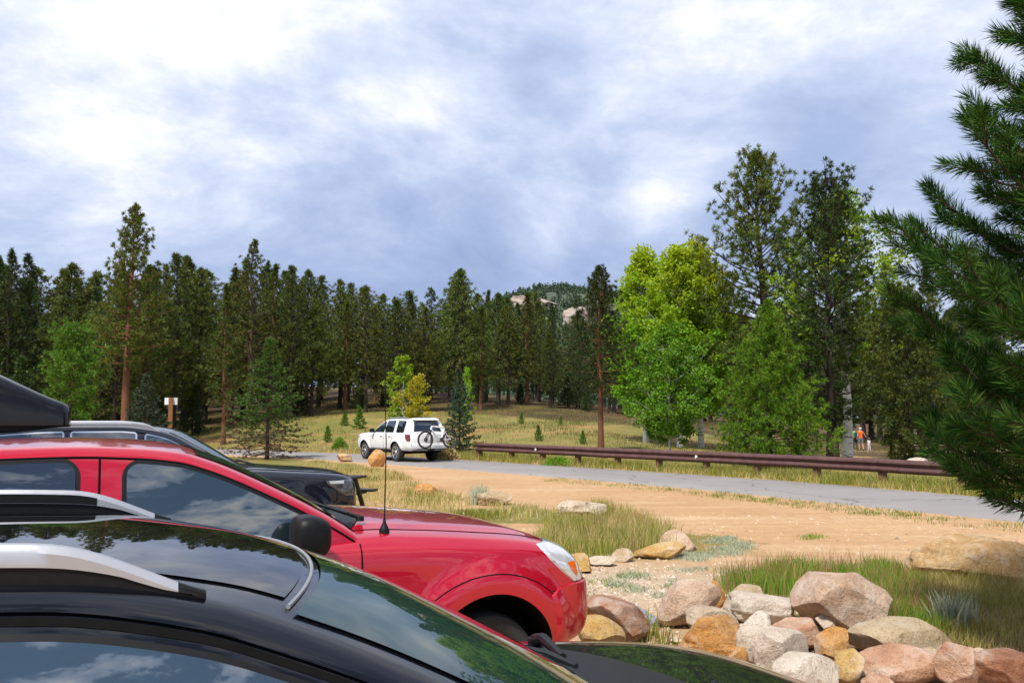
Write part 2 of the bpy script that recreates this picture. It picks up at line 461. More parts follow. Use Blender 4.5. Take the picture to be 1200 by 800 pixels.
def make_road():
    m, nt, b = nodes('road_asphalt')
    tc = N(nt, 'ShaderNodeTexCoord'); P = tc.outputs['Object']
    n1 = noise_(nt, P, .5, 5, .6); n3 = noise_(nt, P, 60, 3, .7)
    c = ramp(nt, n1, [(.3, (.225, .205, .195)), (.7, (.29, .265, .25))])
    c = mixc(nt, .35, c, ramp(nt, n3, [(.3, (.12, .12, .12)), (.7, (.40, .38, .37))]))
    vo = N(nt, 'ShaderNodeTexVoronoi', Scale=.28); vo.feature = 'DISTANCE_TO_EDGE'
    wv = N(nt, 'ShaderNodeVectorMath'); wv.operation = 'ADD'
    nn = N(nt, 'ShaderNodeTexNoise', Scale=.8, Detail=5.0); nt.links.new(P, nn.inputs['Vector'])
    nt.links.new(P, wv.inputs[0]); nt.links.new(nn.outputs['Color'], wv.inputs[1]); nt.links.new(wv.outputs[0], vo.inputs['Vector'])
    crack = ramp(nt, vo.outputs['Distance'], [(.0, (1, 1, 1)), (.010, (0, 0, 0))])
    c = mixc(nt, math_(nt, 'MULTIPLY', crack, .65), c, (.06, .055, .05))
    nt.links.new(c, b.inputs['Base Color']); b.inputs['Roughness'].default_value = .92; b.inputs['Specular IOR Level'].default_value = .15
    bn = N(nt, 'ShaderNodeBump', Strength=.3, Distance=.01); nt.links.new(n3, bn.inputs['Height']); nt.links.new(bn.outputs['Normal'], b.inputs['Normal'])
    mb = MB(); rows = []
    fine = smooth_poly(NEAR_EDGE, 40)
    far = offset_poly(fine, RW)
    for i, (p, q) in enumerate(zip(fine, far)):
        j = .10 * noise.noise(Vector((i * .31, 0, 0))) + .05 * noise.noise(Vector((i * .9, 3, 0))); k = .18 * noise.noise(Vector((i * .31, 9, 0)))
        t = Vector((q[0] - p[0], q[1] - p[1])).normalized()
        pts = []
        for w in (0, .02, .25, .5, .75, .98, 1):
            x = p[0] + (q[0] - p[0]) * w; y = p[1] + (q[1] - p[1]) * w
            if w < .1: x += t.x * j; y += t.y * j
            if w > .9: x += t.x * k; y += t.y * k
            z = max(gz(x, y), 0) + (.035 if 0 < w < 1 else -.03)
            pts.append((x, y, z))
        rows.append(pts)
    mb.grid(rows)
    o = mb.build('road', m); tag(o, kind='structure')

def make_footpath():
    """pale trail the walkers stand on, beyond the creek"""
    m = pm('path_gravel', (.55, .42, .30), (.42, .31, .21), 3, .95, bump=.4)
    mb = MB(); rows = []
    P = smooth_poly([(24, 62), (31, 65.5), (38, 66), (46, 64)], 12)
    for p in P:
        rows.append([(p[0], p[1] + w, gz(p[0], p[1] + w) + .03) for w in (-1.2, -.6, 0, .6, 1.2)])
    mb.grid(rows); o = mb.build('footpath', m); tag(o, kind='structure')

# ------------------------------------------------------------------ sky and light
SUN_EL, SUN_AZ = R(56), R(205)      # azimuth measured clockwise from +Y (picture depth)
def make_sky():
    w = bpy.data.worlds.new('World'); sc.world = w; w.use_nodes = True
    nt = w.node_tree; bg = nt.nodes['Background']
    sky = N(nt, 'ShaderNodeTexSky'); sky.sky_type = 'NISHITA'; sky.sun_disc = False
    sky.sun_elevation = SUN_EL; sky.sun_rotation = SUN_AZ; sky.altitude = 2400; sky.air_density = 1.0; sky.dust_density = 1.5
    tc = N(nt, 'ShaderNodeTexCoord'); sep = N(nt, 'ShaderNodeSeparateXYZ'); nt.links.new(tc.outputs['Generated'], sep.inputs[0])
    # cloud layer: direction projected on a flat deck overhead
    den = math_(nt, 'ADD', math_(nt, 'MAXIMUM', sep.outputs['Z'], 0.0), .30)
    cx = math_(nt, 'DIVIDE', sep.outputs['X'], den); cy = math_(nt, 'DIVIDE', sep.outputs['Y'], den)
    cb = N(nt, 'ShaderNodeCombineXYZ'); nt.links.new(cx, cb.inputs[0]); nt.links.new(cy, cb.inputs[1]); cb.inputs[2].default_value = 3.7
    P = cb.outputs[0]
    n1 = noise_(nt, P, 1.15, 10, .62, .3)
    mp = N(nt, 'ShaderNodeMapping'); mp.inputs['Location'].default_value = (4.2, 1.7, 2.0); nt.links.new(P, mp.inputs['Vector'])
    n2 = noise_(nt, mp.outputs[0], 3.0, 12, .64, .25)
    mp2 = N(nt, 'ShaderNodeMapping'); mp2.inputs['Location'].default_value = (-3.2, 6.7, 1.0); nt.links.new(P, mp2.inputs['Vector'])
    n3 = noise_(nt, mp2.outputs[0], .55, 4, .5, .3)
    f = math_(nt, 'ADD', math_(nt, 'MULTIPLY', n1, .56), math_(nt, 'MULTIPLY', n2, .26))
    f = math_(nt, 'ADD', f, math_(nt, 'MULTIPLY', n3, .18))
    # individual bright cloud banks and grey bellies, each at its own bearing and height in the sky
    def bank(px, py, size, amt, fsrc):
        a = Vector(ray(px, py)).normalized()
        dp = N(nt, 'ShaderNodeVectorMath'); dp.operation = 'DOT_PRODUCT'; nt.links.new(tc.outputs['Generated'], dp.inputs[0]); dp.inputs[1].default_value = a
        s = math_(nt, 'MULTIPLY', math_(nt, 'SUBTRACT', 1.0, dp.outputs['Value']), -1.0 / (size * size))
        e = math_(nt, 'EXPONENT', s)
        return math_(nt, 'ADD', fsrc, math_(nt, 'MULTIPLY', e, amt))
    f = bank(60, 60, .26, .015, f); f = bank(480, 110, .10, .035, f); f = bank(780, 245, .042, .085, f); f = bank(640, 280, .028, .075, f)
    f = bank(870, 40, .08, .05, f); f = bank(640, 130, .12, -.05, f); f = bank(900, 150, .16, -.06, f); f = bank(300, 200, .10, -.05, f)
    f = bank(1120, 160, .07, .03, f); f = bank(1040, 300, .04, .08, f); f = bank(930, 250, .07, -.05, f); f = bank(450, 300, .12, -.04, f)
    # the clouds break up behind the viewer
    back = N(nt, 'ShaderNodeMapRange'); back.inputs['From Min'].default_value = .25; back.inputs['From Max'].default_value = -.25; nt.links.new(sep.outputs['Y'], back.inputs['Value'])
    f = math_(nt, 'ADD', f, math_(nt, 'MULTIPLY', back.outputs[0], math_(nt, 'ADD', math_(nt, 'ADD', math_(nt, 'MULTIPLY', math_(nt, 'SUBTRACT', n2, .5), 1.2), math_(nt, 'MULTIPLY', math_(nt, 'SUBTRACT', noise_(nt, P, 5.0, 8, .6, .5), .5), 1.3)), -.05)))
    f = math_(nt, 'ADD', math_(nt, 'MULTIPLY', math_(nt, 'SUBTRACT', f, .5), 1.62), .490)
    K = 10.0
    cl = ramp(nt, f, [(.22, (.31 * K, .41 * K, .66 * K)), (.36, (.41 * K, .51 * K, .755 * K)), (.45, (.52 * K, .615 * K, .845 * K)), (.54, (.70 * K, .77 * K, .96 * K)), (.62, (.95 * K, .98 * K, 1.04 * K)), (.72, (1.15 * K, 1.14 * K, 1.16 * K))])
    gap = math_(nt, 'MULTIPLY', ramp(nt, f, [(.33, (1, 1, 1)), (.42, (0, 0, 0))]), back.outputs[0])
    col = mixc(nt, math_(nt, 'MULTIPLY', gap, .8), cl, sky.outputs[0])
    nt.links.new(col, bg.inputs['Color']); bg.inputs['Strength'].default_value = .069
    L = bpy.data.lights.new('sun', 'SUN'); L.energy = SUN_E; L.angle = R(6); L.color = (1, .95, .87)
    o = bpy.data.objects.new('sun', L); COL.objects.link(o)
    d = Vector((math.sin(SUN_AZ) * math.cos(SUN_EL), math.cos(SUN_AZ) * math.cos(SUN_EL), math.sin(SUN_EL)))
    o.rotation_euler = d.to_track_quat('Z', 'Y').to_euler(); o.location = (0, 0, 60)
SUN_E = 3.5

def make_camera():
    c = bpy.data.cameras.new('camera'); c.lens = 30; c.sensor_width = 36; c.clip_end = 6000; c.clip_start = .05
    o = bpy.data.objects.new('camera', c); COL.objects.link(o)
    o.location = (0, 0, CAMZ); o.rotation_euler = (math.pi / 2 + PITCH, 0, 0)
    sc.camera = o
    sc.view_settings.view_transform = 'Standard'; sc.view_settings.look = 'None'; sc.view_settings.gamma = 1; sc.view_settings.exposure = EXPO
    sc.view_settings.use_curve_mapping = False
    sc.cycles.max_bounces = 6; sc.cycles.diffuse_bounces = 2; sc.cycles.glossy_bounces = 3; sc.cycles.transmission_bounces = 3; sc.cycles.transparent_max_bounces = 4
    sc.cycles.use_denoising = True
    sc.cycles.use_adaptive_sampling = True; sc.cycles.adaptive_threshold = .012
EXPO = .62

# ------------------------------------------------------------------ vegetation
nr = np.random.default_rng(11)
def unit(n):
    v = nr.normal(size=(n, 3)); return v / np.linalg.norm(v, axis=1, keepdims=True)

def rhombs(base, dirv, length, width):
    """leaf/needle faces: base (n,3), unit dir, lengths, widths -> V,F"""
    n = len(base)
    side = np.cross(dirv, unit(n)); side /= np.linalg.norm(side, axis=1, keepdims=True) + 1e-9
    mid = base + dirv * (length * .5)[:, None]
    V = np.stack([base, mid + side * width[:, None], base + dirv * length[:, None], mid - side * width[:, None]], 1)
    return V.reshape(-1, 3), np.arange(4 * n).reshape(-1, 4)

def tufts(points, axes, nb, L, W, spread=1.0, flat=0.0):
    P = np.repeat(points, nb, 0); A = np.repeat(axes, nb, 0)
    d = A + unit(len(P)) * spread
    if flat: d[:, 2] *= (1 - flat)
    d /= np.linalg.norm(d, axis=1, keepdims=True) + 1e-9
    ll = L * nr.uniform(.6, 1.15, len(P))
    return rhombs(P, d, ll, W * nr.uniform(.7, 1.3, len(P)))

def trunk_mb(H, r, lean=0.0, seg=9, n=9, seed=0, flare=1.35, wob=.012):
    mb = MB(); rr = random.Random(seed); pts = []; rs = []
    for i in range(n):
        t = i / (n - 1)
        pts.append((lean * t * H + rr.uniform(-1, 1) * wob * H * t, rr.uniform(-1, 1) * wob * H * t, -.15 + t * (H * 1.0 + .1)))
        rs.append(r * ((1 - t) ** .85 * .97 + .03) * (flare if i == 0 else 1))
    mb.tube(pts, rs, seg)
    f = [np.interp(np.linspace(0, 1, 60), np.linspace(0, 1, n), [p[k] for p in pts]) for k in range(3)]
    def pos(h):
        k = np.interp(h, f[2], np.arange(60)); i = int(min(k, 58)); q = k - i
        return Vector([f[c][i] * (1 - q) + f[c][i + 1] * q for c in range(3)])
    return mb, pos

def conifer(key, H, cb, Rm, nbr, ntuft, nb, L, W, needle, bark, r=.2, prof='pine', flat=0.0, droop=0.0, seed=0, lean=0.0, dead=0, spread=1.0, wood=True, up=.45, gap=.0, sparse_top=False):
    """returns (trunk_mesh, crown_mesh)"""
    rr = random.Random(seed)
    tb, pos = trunk_mb(H, r, lean, seed=seed)
    pts = []; ax = []; dpts = []; dax = []
    az = rr.uniform(0, 6)
    for i in range(nbr):
        u = (i + rr.uniform(0, .9)) / nbr
        h = H * (cb + (1 - cb) * u ** (.9 if prof == 'pine' else 1.0) * .985)
        rel = (h / H - cb) / (1 - cb)
        if gap and rr.random() < gap: continue
        az += 2.399 + rr.uniform(-.5, .5)
        if prof == 'pine': Rr = Rm * (1 - rel) ** .76 * min(1, .5 + rel * 3.2) * rr.uniform(.6, 1.2)
        elif prof == 'cone': Rr = Rm * (1 - rel) ** .92 * min(1, .72 + rel * 2.5) * rr.uniform(.72, 1.12)
        elif prof == 'spire': Rr = Rm * (1 - rel) ** .95 * min(1, .45 + rel * 1.6) * rr.uniform(.5, 1.2)
        elif prof == 'tallp': Rr = Rm * min(1.0, (1 - rel) ** .6 * 1.05) * min(1, .6 + rel * 2) * rr.uniform(.45, 1.15)
        else: Rr = Rm * math.sqrt(max(0, 1 - (rel * 2 - 1) ** 2) + .04) * rr.uniform(.6, 1.1)
        Rr = max(Rr, .12)
        ca, sa = math.cos(az), math.sin(az)
        el = up * (rel * 1.5 - .25) - droop
        p0 = pos(h); pl = []
        for k in range(5):
            t = k / 4
            zz = Rr * (t * math.sin(el) + .22 * t * t * (1 if not droop else -.3 + t * .7))
            pl.append(p0 + Vector((ca * Rr * t * math.cos(el) + rr.uniform(-.04, .04) * Rr, sa * Rr * t * math.cos(el) + rr.uniform(-.04, .04) * Rr, zz)))
        if wood: tb.tube([pl[0], pl[2], pl[4]], [max(.012, r * .22 * (1 - rel * .7)), max(.008, r * .12), .004], 4, cap=False)
        nt = max(2, int(ntuft * (Rr / Rm) ** .8 * rr.uniform(.8, 1.2)))
        for k in range(nt):
            t = .25 + .75 * (k + rr.random()) / nt
            q = t * 4; j = min(int(q), 3); b = pl[j].lerp(pl[j + 1], q - j)
            lat = Vector((-sa, ca, 0)) * rr.uniform(-1, 1) * Rr * .30 * (1.15 - t * .6)
            vert = Vector((0, 0, rr.uniform(-.06, .10) * Rr * (1 - flat)))
            b = b + lat + vert
            a = Vector((ca, sa, 0)) * .55 + lat.normalized() * .45 + Vector((0, 0, .45 * (1 - flat) - droop * .4))
            if dead and rel < dead * rr.uniform(.5, 1.2): dpts.append(b); dax.append(a)
            else: pts.append(b); ax.append(a)
    top = pos(H)
    for k in range(4):
        pts.append(top - Vector((0, 0, k * L * .45))); ax.append(Vector((rr.uniform(-.3, .3), rr.uniform(-.3, .3), 1.0)))
    V, F = tufts(np.array(pts), np.array(ax), nb, L, W, spread, flat)
    mi = np.zeros(len(F), int); mats = [MATS[needle]]
    if dpts:
        V2, F2 = tufts(np.array(dpts), np.array(dax), max(3, int(nb * .7)), L, W * .7, spread, flat)
        F2 = F2 + len(V); V = np.concatenate([V, V2]); F = np.concatenate([F, F2]); mi = np.concatenate([mi, np.ones(len(F2), int)]); mats.append(MATS['dead_needles'])
    crown = npmesh(key + '_crown', V, F, mats, mi)
    trunk = tb.mesh(key + '_trunk', MATS[bark])
    return trunk, crown

def broadleaf(key, H, cb, Rm, ncl, nleaf, leaf, lmat, bark, r=.1, seed=0, lean=0.0, prof='egg', clr=.42, forks=1):
    rr = random.Random(seed)
    tb, pos = trunk_mb(H * .93, r, lean, seed=seed, flare=1.15, wob=.02)
    C = []
    az = rr.uniform(0, 6)
    for i in range(ncl):
        u = (i + rr.random()) / ncl
        h = H * (cb + (1 - cb) * u); az += 2.399 + rr.uniform(-.6, .6)
        if prof == 'egg': w = math.sin(math.pi * min(1, max(0, (u * .88 + .10))) ** .85) ** .75
        else: w = (1 - u) ** .7 * min(1, .6 + 2 * u)
        rad = Rm * w * rr.uniform(.45, 1.12)
        p0 = pos(max(h - rad * rr.uniform(.45, .9), H * cb * .8)); e = pos(h); e = Vector((e.x + math.cos(az) * rad, e.y + math.sin(az) * rad, h + rr.uniform(-.15, .15)))
        tb.tube([p0, p0.lerp(e, .55) + Vector((0, 0, -.06 * rad)), e], [max(.010, r * .26), max(.006, r * .13), .003], 4, cap=False)
        for q in (1, .72, .45):
            if q < 1 and rr.random() < .25: continue
            c = p0.lerp(e, q) + Vector([rr.gauss(0, .12) for _ in range(3)]); C.append((c, clr * rr.uniform(.6, 1.2) * (.7 if q < .5 else 1)))
    C.append((pos(H * .92) + Vector((0, 0, H * .05)), clr * .7))
    P = np.concatenate([np.array(c)[None] + unit(nleaf) * (nr.uniform(0, 1, nleaf) ** .45 * rad)[:, None] * np.array([1, 1, .72]) for c, rad in C])
    d = unit(len(P)); d[:, 2] -= .35; d /= np.linalg.norm(d, axis=1, keepdims=True)
    V, F = rhombs(P, d, leaf * nr.uniform(.7, 1.25, len(P)), leaf * .42 * nr.uniform(.8, 1.2, len(P)))
    return tb.mesh(key + '_trunk', MATS[bark]), npmesh(key + '_crown', V, F, MATS[lmat])

def plant_tree(meshes, loc, name, label, cat='tree', s=1.0, sz=None, rz=0.0, group=None):
    o = empty(name, loc, rz, label, cat, group)
    o.scale = (s, s, sz if sz else s)
    for nm, me in zip(('trunk', 'crown'), meshes): link(nm, me, o)
    return o

def blades(P, k, h, w, bend=.45, rad=.05):
    """grass: k blades round each point; returns V, [quads, tris]"""
    n = len(P) * k
    B = np.repeat(P, k, 0).astype(float)
    o = nr.normal(size=(n, 2)) * rad; B[:, :2] += o
    hh = np.repeat(h, k) if np.ndim(h) else np.full(n, h)
    hh = hh * nr.uniform(.2, 1.0, n) ** .6 * 1.15
    a = nr.uniform(0, 2 * np.pi, n); side = np.stack([np.cos(a), np.sin(a), 0 * a], 1) * (w * nr.uniform(.6, 1.3, n))[:, None]
    b = nr.uniform(0, 2 * np.pi, n); bd = np.stack([np.cos(b), np.sin(b), 0 * b], 1) * (hh * nr.uniform(.05, bend, n))[:, None]
    up = np.zeros((n, 3)); up[:, 2] = hh
    M = B + up * .55 + bd * .3; T = B + up + bd
    V = np.stack([B - side, B + side, M + side * .7, M - side * .7, T], 1).reshape(-1, 3)
    i = np.arange(n)[:, None] * 5
    return V, [i + np.array([[0, 1, 2, 3]]), i + np.array([[3, 2, 4]])]

def grass(name, P, k, h, w, mat, bend=.45, rad=.05):
    P = np.asarray(P)
    P = np.column_stack([P, gza(P[:, 0], P[:, 1]) - .01])
    V, F = blades(P, k, h, w, bend, rad)
    o = link(name, npmesh(name, V, F, MATS[mat])); tag(o, kind='stuff'); return o

def scatter(poly, n, seed, jitter=None):
    """n random ground points inside a polygon of ground points, clumped by noise"""
    r = np.random.default_rng(seed); poly = np.array(poly); lo = poly.min(0); hi = poly.max(0); out = []
    while len(out) < n:
        p = r.uniform(lo, hi, (4 * n, 2)); inside = np.zeros(len(p), bool); j = len(poly) - 1
        for i in range(len(poly)):
            c = ((poly[i, 1] > p[:, 1]) != (poly[j, 1] > p[:, 1])) & (p[:, 0] < (poly[j, 0] - poly[i, 0]) * (p[:, 1] - poly[i, 1]) / (poly[j, 1] - poly[i, 1] + 1e-12) + poly[i, 0])
            inside ^= c; j = i
        p = p[inside]
        if jitter:
            nz = np.array([noise.noise(Vector((a * jitter[0], b * jitter[0], seed))) for a, b in p[:6 * n]])
            p = p[:6 * n][nz > jitter[1]]
        out.extend(p.tolist())
        if len(p) == 0: break
    return np.array(out[:n])

# ------------------------------------------------------------------ boulders
def boulder_mat(name, cols, spots=None, sc_=1.6):
    m, nt, b = nodes(name)
    tc = N(nt, 'ShaderNodeTexCoord'); P = tc.outputs['Object']; oi = N(nt, 'ShaderNodeObjectInfo')
    vm = N(nt, 'ShaderNodeVectorMath'); vm.operation = 'ADD'; cmb = N(nt, 'ShaderNodeCombineXYZ')
    nt.links.new(math_(nt, 'MULTIPLY', oi.outputs['Random'], 40), cmb.inputs[0]); nt.links.new(P, vm.inputs[0]); nt.links.new(cmb.outputs[0], vm.inputs[1]); P = vm.outputs[0]
    n1 = noise_(nt, P, sc_ * 1.6, 8, .65, .4); n2 = noise_(nt, P, 26, 6, .7); n3 = noise_(nt, P, sc_ * 1.1, 4, .55)
    c = ramp(nt, n1, [(.28 + .44 * i / (len(cols) - 1), q) for i, q in enumerate(cols)])
    c = mixc(nt, math_(nt, 'MULTIPLY', ramp(nt, n2, [(.50, (0, 0, 0)), (.68, (1, 1, 1))]), .5), c, tuple(x * .55 for x in cols[0]))
    c = mixc(nt, math_(nt, 'MULTIPLY', ramp(nt, n2, [(.28, (1, 1, 1)), (.42, (0, 0, 0))]), .35), c, (.62, .56, .5))
    if spots:
        c = mixc(nt, ramp(nt, n3, [(.55, (0, 0, 0)), (.62, (1, 1, 1))]), c, spots)
    # lichen and dark grain
    n4 = noise_(nt, P, 90, 3, .7)
    c = mixc(nt, math_(nt, 'MULTIPLY', ramp(nt, n4, [(.56, (0, 0, 0)), (.66, (1, 1, 1))]), .75), c, (.10, .075, .06))
    n5 = noise_(nt, P, 3.3, 9, .7, .8)
    c = mixc(nt, math_(nt, 'MULTIPLY', ramp(nt, n5, [(.50, (0, 0, 0)), (.66, (1, 1, 1))]), .55), c, (.66, .58, .50))
    c = mixc(nt, math_(nt, 'MULTIPLY', ramp(nt, n5, [(.30, (1, 1, 1)), (.42, (0, 0, 0))]), .5), c, tuple(x * .5 for x in cols[0]))
    nt.links.new(c, b.inputs['Base Color']); b.inputs['Roughness'].default_value = .88; b.inputs['Specular IOR Level'].default_value = .3
    bn = N(nt, 'ShaderNodeBump', Strength=1.0, Distance=.05)
    nt.links.new(math_(nt, 'ADD', noise_(nt, P, 8, 10, .7), math_(nt, 'ADD', math_(nt, 'MULTIPLY', n4, .2), math_(nt, 'MULTIPLY', n5, .9))), bn.inputs['Height']); nt.links.new(bn.outputs['Normal'], b.inputs['Normal'])
    MATS[name] = m
boulder_mat('rock_pink', [(.38, .215, .13), (.58, .40, .28), (.69, .55, .42)])
boulder_mat('rock_rosy', [(.38, .18, .10), (.56, .32, .20), (.66, .46, .33)])
boulder_mat('rock_red', [(.24, .095, .05), (.38, .175, .095), (.48, .28, .17)])
boulder_mat('rock_orange', [(.42, .17, .035), (.55, .27, .075), (.60, .37, .17)])
boulder_mat('rock_yellow', [(.45, .25, .06), (.56, .36, .13), (.62, .46, .25)], (.50, .24, .03))
boulder_mat('rock_cream', [(.46, .34, .22), (.62, .51, .38), (.70, .62, .50)])
boulder_mat('rock_white', [(.48, .38, .29), (.66, .56, .45), (.75, .68, .58)])
boulder_mat('rock_white_spot', [(.50, .40, .30), (.66, .57, .46), (.74, .67, .57)], (.45, .16, .05), 1.1)
boulder_mat('rock_tan', [(.36, .24, .13), (.50, .37, .22), (.58, .47, .31)])
boulder_mat('rock_brown', [(.34, .18, .065), (.50, .31, .13), (.64, .46, .26)])
boulder_mat('cliff', [(.24, .19, .165), (.38, .31, .27), (.47, .40, .35)], None, .02)

def boulder(px, py, w, h, dp, base_py, mat, label, seed, cuts=9, rough=.13, tilt=0.0, yaw=0.0, z0=None, d=None, sharp=.96, group='boulders', name='boulder', lift=0.0, pointy=0.0, boxy=0.0):
    """px,py = centre in the photo; w,h = metres; dp = depth in metres; sits on the ground at base_py (or at depth d)"""
    rr = random.Random(seed)
    if d is None: d = gp(px, base_py, 0).y
    c = at(px, py, d)
    bm = bmesh.new(); bmesh.ops.create_icosphere(bm, subdivisions=5, radius=1.0)
    planes = []
    for i in range(cuts):
        n = Vector((rr.gauss(0, 1), rr.gauss(0, 1), rr.gauss(0, .8))).normalized(); planes.append((n, rr.uniform(.46, .82) + .35 * boxy))
    for i in range(cuts):
        n = Vector((rr.gauss(0, 1), rr.gauss(0, 1), rr.gauss(0, .9))).normalized(); planes.append((n, rr.uniform(.74, .95) + .35 * boxy))
    off = Vector((seed * 3.1, seed * 1.7, 0))
    for v in bm.verts:
        p = v.co.copy()
        if boxy:
            q4 = (abs(p.x) ** 5 + abs(p.y) ** 5 + abs(p.z) ** 5) ** .2; p = p.lerp(p / q4, boxy)
        if pointy: 
            k = 1 - pointy * max(0, p.z); p.x *= k; p.y *= k
        p += p.normalized() * .16 * noise.noise(p * 1.1 + off)
        for n, dd in planes:
            e = p.dot(n) - dd
            if e > 0: p -= n * e * sharp
        p += p.normalized() * rough * (.55 * noise.fractal(p * 2.2 + off, 1.0, 2.0, 5) + .10 * abs(noise.noise(p * 9 + off)))
        v.co = p
    xs = [v.co.x for v in bm.verts]; ys = [v.co.y for v in bm.verts]; zs = [v.co.z for v in bm.verts]
    ca, sa = math.cos(tilt), math.sin(tilt)
    for v in bm.verts:
        x = (v.co.x - (max(xs) + min(xs)) / 2) / (max(xs) - min(xs)) * w; y = (v.co.y - (max(ys) + min(ys)) / 2) / (max(ys) - min(ys)) * dp; z = (v.co.z - (max(zs) + min(zs)) / 2) / (max(zs) - min(zs)) * h
        v.co = Vector((x * ca + z * sa, y, -x * sa + z * ca))
    me = bpy.data.meshes.new(name); bm.to_mesh(me); bm.free()
    me.materials.append(MATS[mat]); me.polygons.foreach_set('use_smooth', [True] * len(me.polygons)); me.set_sharp_from_angle(angle=R(32))
    o = link(name, me, None, (c.x, c.y + dp * .15, c.z + lift), yaw)
    return tag(o, label, 'boulder', group)
# ------------------------------------------------------------------ vehicles
def join_bool(body, cutter):
    md = body.modifiers.new('cut', 'BOOLEAN'); md.operation = 'DIFFERENCE'; md.solver = 'EXACT'; md.object = cutter
    bpy.context.view_layer.update()
    dg = bpy.context.evaluated_depsgraph_get()
    me = bpy.data.meshes.new_from_object(body.evaluated_get(dg))
    old = body.data; body.modifiers.clear(); body.data = me
    cm = cutter.data; bpy.data.objects.remove(cutter); bpy.data.meshes.remove(cm); bpy.data.meshes.remove(old)
    return me

class Car:
    def __init__(s, label, cat, name, L, keys, cab, paint, wheels, loc, rz, flare=0.0, ds=.05, nt=36, group=None, flare_w=.15):
        s.L = L; s.paint = paint; s.wheels = wheels; s.flare = flare; s.fw = flare_w
        k = np.array([q[:5] for q in keys])
        s.hw, s.zb, s.zs, s.zc = (pchip(k[:, 0], k[:, i]) for i in (1, 2, 3, 4))
        s.f6 = cab.get('f6', .86); s.crease = cab.get('crease', 0)
        s.root = empty(name, loc, rz, label, cat, group)
        s.ds = ds; s.nt = nt
        c = s.c = cab
        s.zr = pchip(*zip(*c['roof'])); s.yb = pchip(*zip(*c['yb'])); s.s0 = c['roof'][0][0]; s.s1 = c['roof'][-1][0]
        s.zb0 = c['zb0']; s.bow = c.get('bow', .12); s.head = c['header']; s.crown = c.get('crown', .045); s.rc = c.get('rc', .07)
        tab = []
        for i in range(400):
            q = s.s0 + (s.s1 - s.s0) * i / 399
            tab.append((q + s.bow * s.bw(q), s.zr(q) - s.crown, q))
        s.tab = np.array(tab)
    def P(s, q, y, z): return Vector((s.L / 2 - q, y, z))
    def low(s, q, t):
        hw, zb, zs, zc = s.hw(q), s.zb(q), s.zs(q), s.zc(q)
        m = zb + (zs - zb) * .55
        cp = [(0, zb), (.80 * hw, zb), (.955 * hw, zb + (zs - zb) * .12), (hw, zb + (zs - zb) * .42), (.998 * hw, zb + (zs - zb) * .72), (.985 * hw, zs - .02), (.93 * hw, zs + (zc - zs) * .25),
              (s.f6 * hw, zs + (zc - zs) * .62), (.5 * hw, zc - .006), (0, zc)]
        n = len(cp) - 2
        u = t * n; i = min(int(u), n - 1); f = u - i
        a, b, c = cp[i], cp[i + 1], cp[i + 2]
        # clamped quadratic b-spline: segment ends at midpoints
        p0 = a if i == 0 else ((a[0] + b[0]) / 2, (a[1] + b[1]) / 2)
        p2 = c if i == n - 1 else ((b[0] + c[0]) / 2, (b[1] + c[1]) / 2)
        y = (1 - f) ** 2 * p0[0] + 2 * f * (1 - f) * b[0] + f * f * p2[0]
        z = (1 - f) ** 2 * p0[1] + 2 * f * (1 - f) * b[1] + f * f * p2[1]
        if s.crease and q < 1.75: z += s.crease * sst(.862, .880, t) * sst(.22, .55, q)
        if s.flare and y > .8 * hw:
            for (ws, wz, wr, ar) in s.wheels:
                r = math.hypot(q - ws, z - wz)
                if r < ar + s.fw + .2:
                    y += s.flare * (1 - sst(ar + .06, ar + s.fw + .05, r)) * sst(.8, .93, y / hw)
        return q, y, z
    def lowP(s, q, t): 
        q, y, z = s.low(q, t); return s.P(q, -y, z)          # near (right) side
    def tz(s, q, z):
        a, b = .05, 1.0
        for _ in range(22):
            m = (a + b) / 2
            if s.low(q, m)[2] < z: a = m
            else: b = m
        return (a + b) / 2
    def lowO(s, q, t, eps):
        p = s.lowP(q, t); e = .004
        du = s.lowP(q + e, t) - s.lowP(q - e, t); dv = s.lowP(q, min(t + e, 1)) - s.lowP(q, t - e)
        n = du.cross(dv)
        if n.length < 1e-12: return p
        n.normalize()
        c = s.P(q, 0, .7)
        if n.dot(p - c) < 0: n = -n
        return p + n * eps
    def bw(s, q): return 1 - sst(s.head - .15, s.head + 1.0, q)
    def ys(s, q, z):
        d = z - s.zb0
        return s.yb(q) - s.c['k1'] * d - s.c['k2'] * max(d, 0) ** 2
    def cab(s, q, t):
        zc = s.zr(q); zbot = s.zb0 - .10
        ze = max(zc - s.crown, zbot + .004); rc = min(s.rc, max(.002, (ze - zbot) * .5))
        ye = s.ys(q, ze); w = s.bow * s.bw(q)
        if t <= .45:
            z = zbot + (ze - rc - zbot) * t / .45; return q + w, s.ys(q, z), z
        def top(y): return zc - (zc - ze) * (y / ye) ** 2
        if t <= .68:
            f = (t - .45) / .23; a = (s.ys(q, ze - rc), ze - rc); b = (ye * 1.0, ze + .004); c = (ye - rc * 1.25, top(ye - rc * 1.25))
            y = (1 - f) ** 2 * a[0] + 2 * f * (1 - f) * b[0] + f * f * c[0]; z = (1 - f) ** 2 * a[1] + 2 * f * (1 - f) * b[1] + f * f * c[1]
        else:
            f = (t - .68) / .32; y = (ye - rc * 1.25) * (1 - f); z = top(y)
        return q + w * min(1, abs(y / ye)) ** 2, y, z
    def cabP(s, q, t, side=-1):
        a, y, z = s.cab(q, t); return s.P(a, side * y, z)
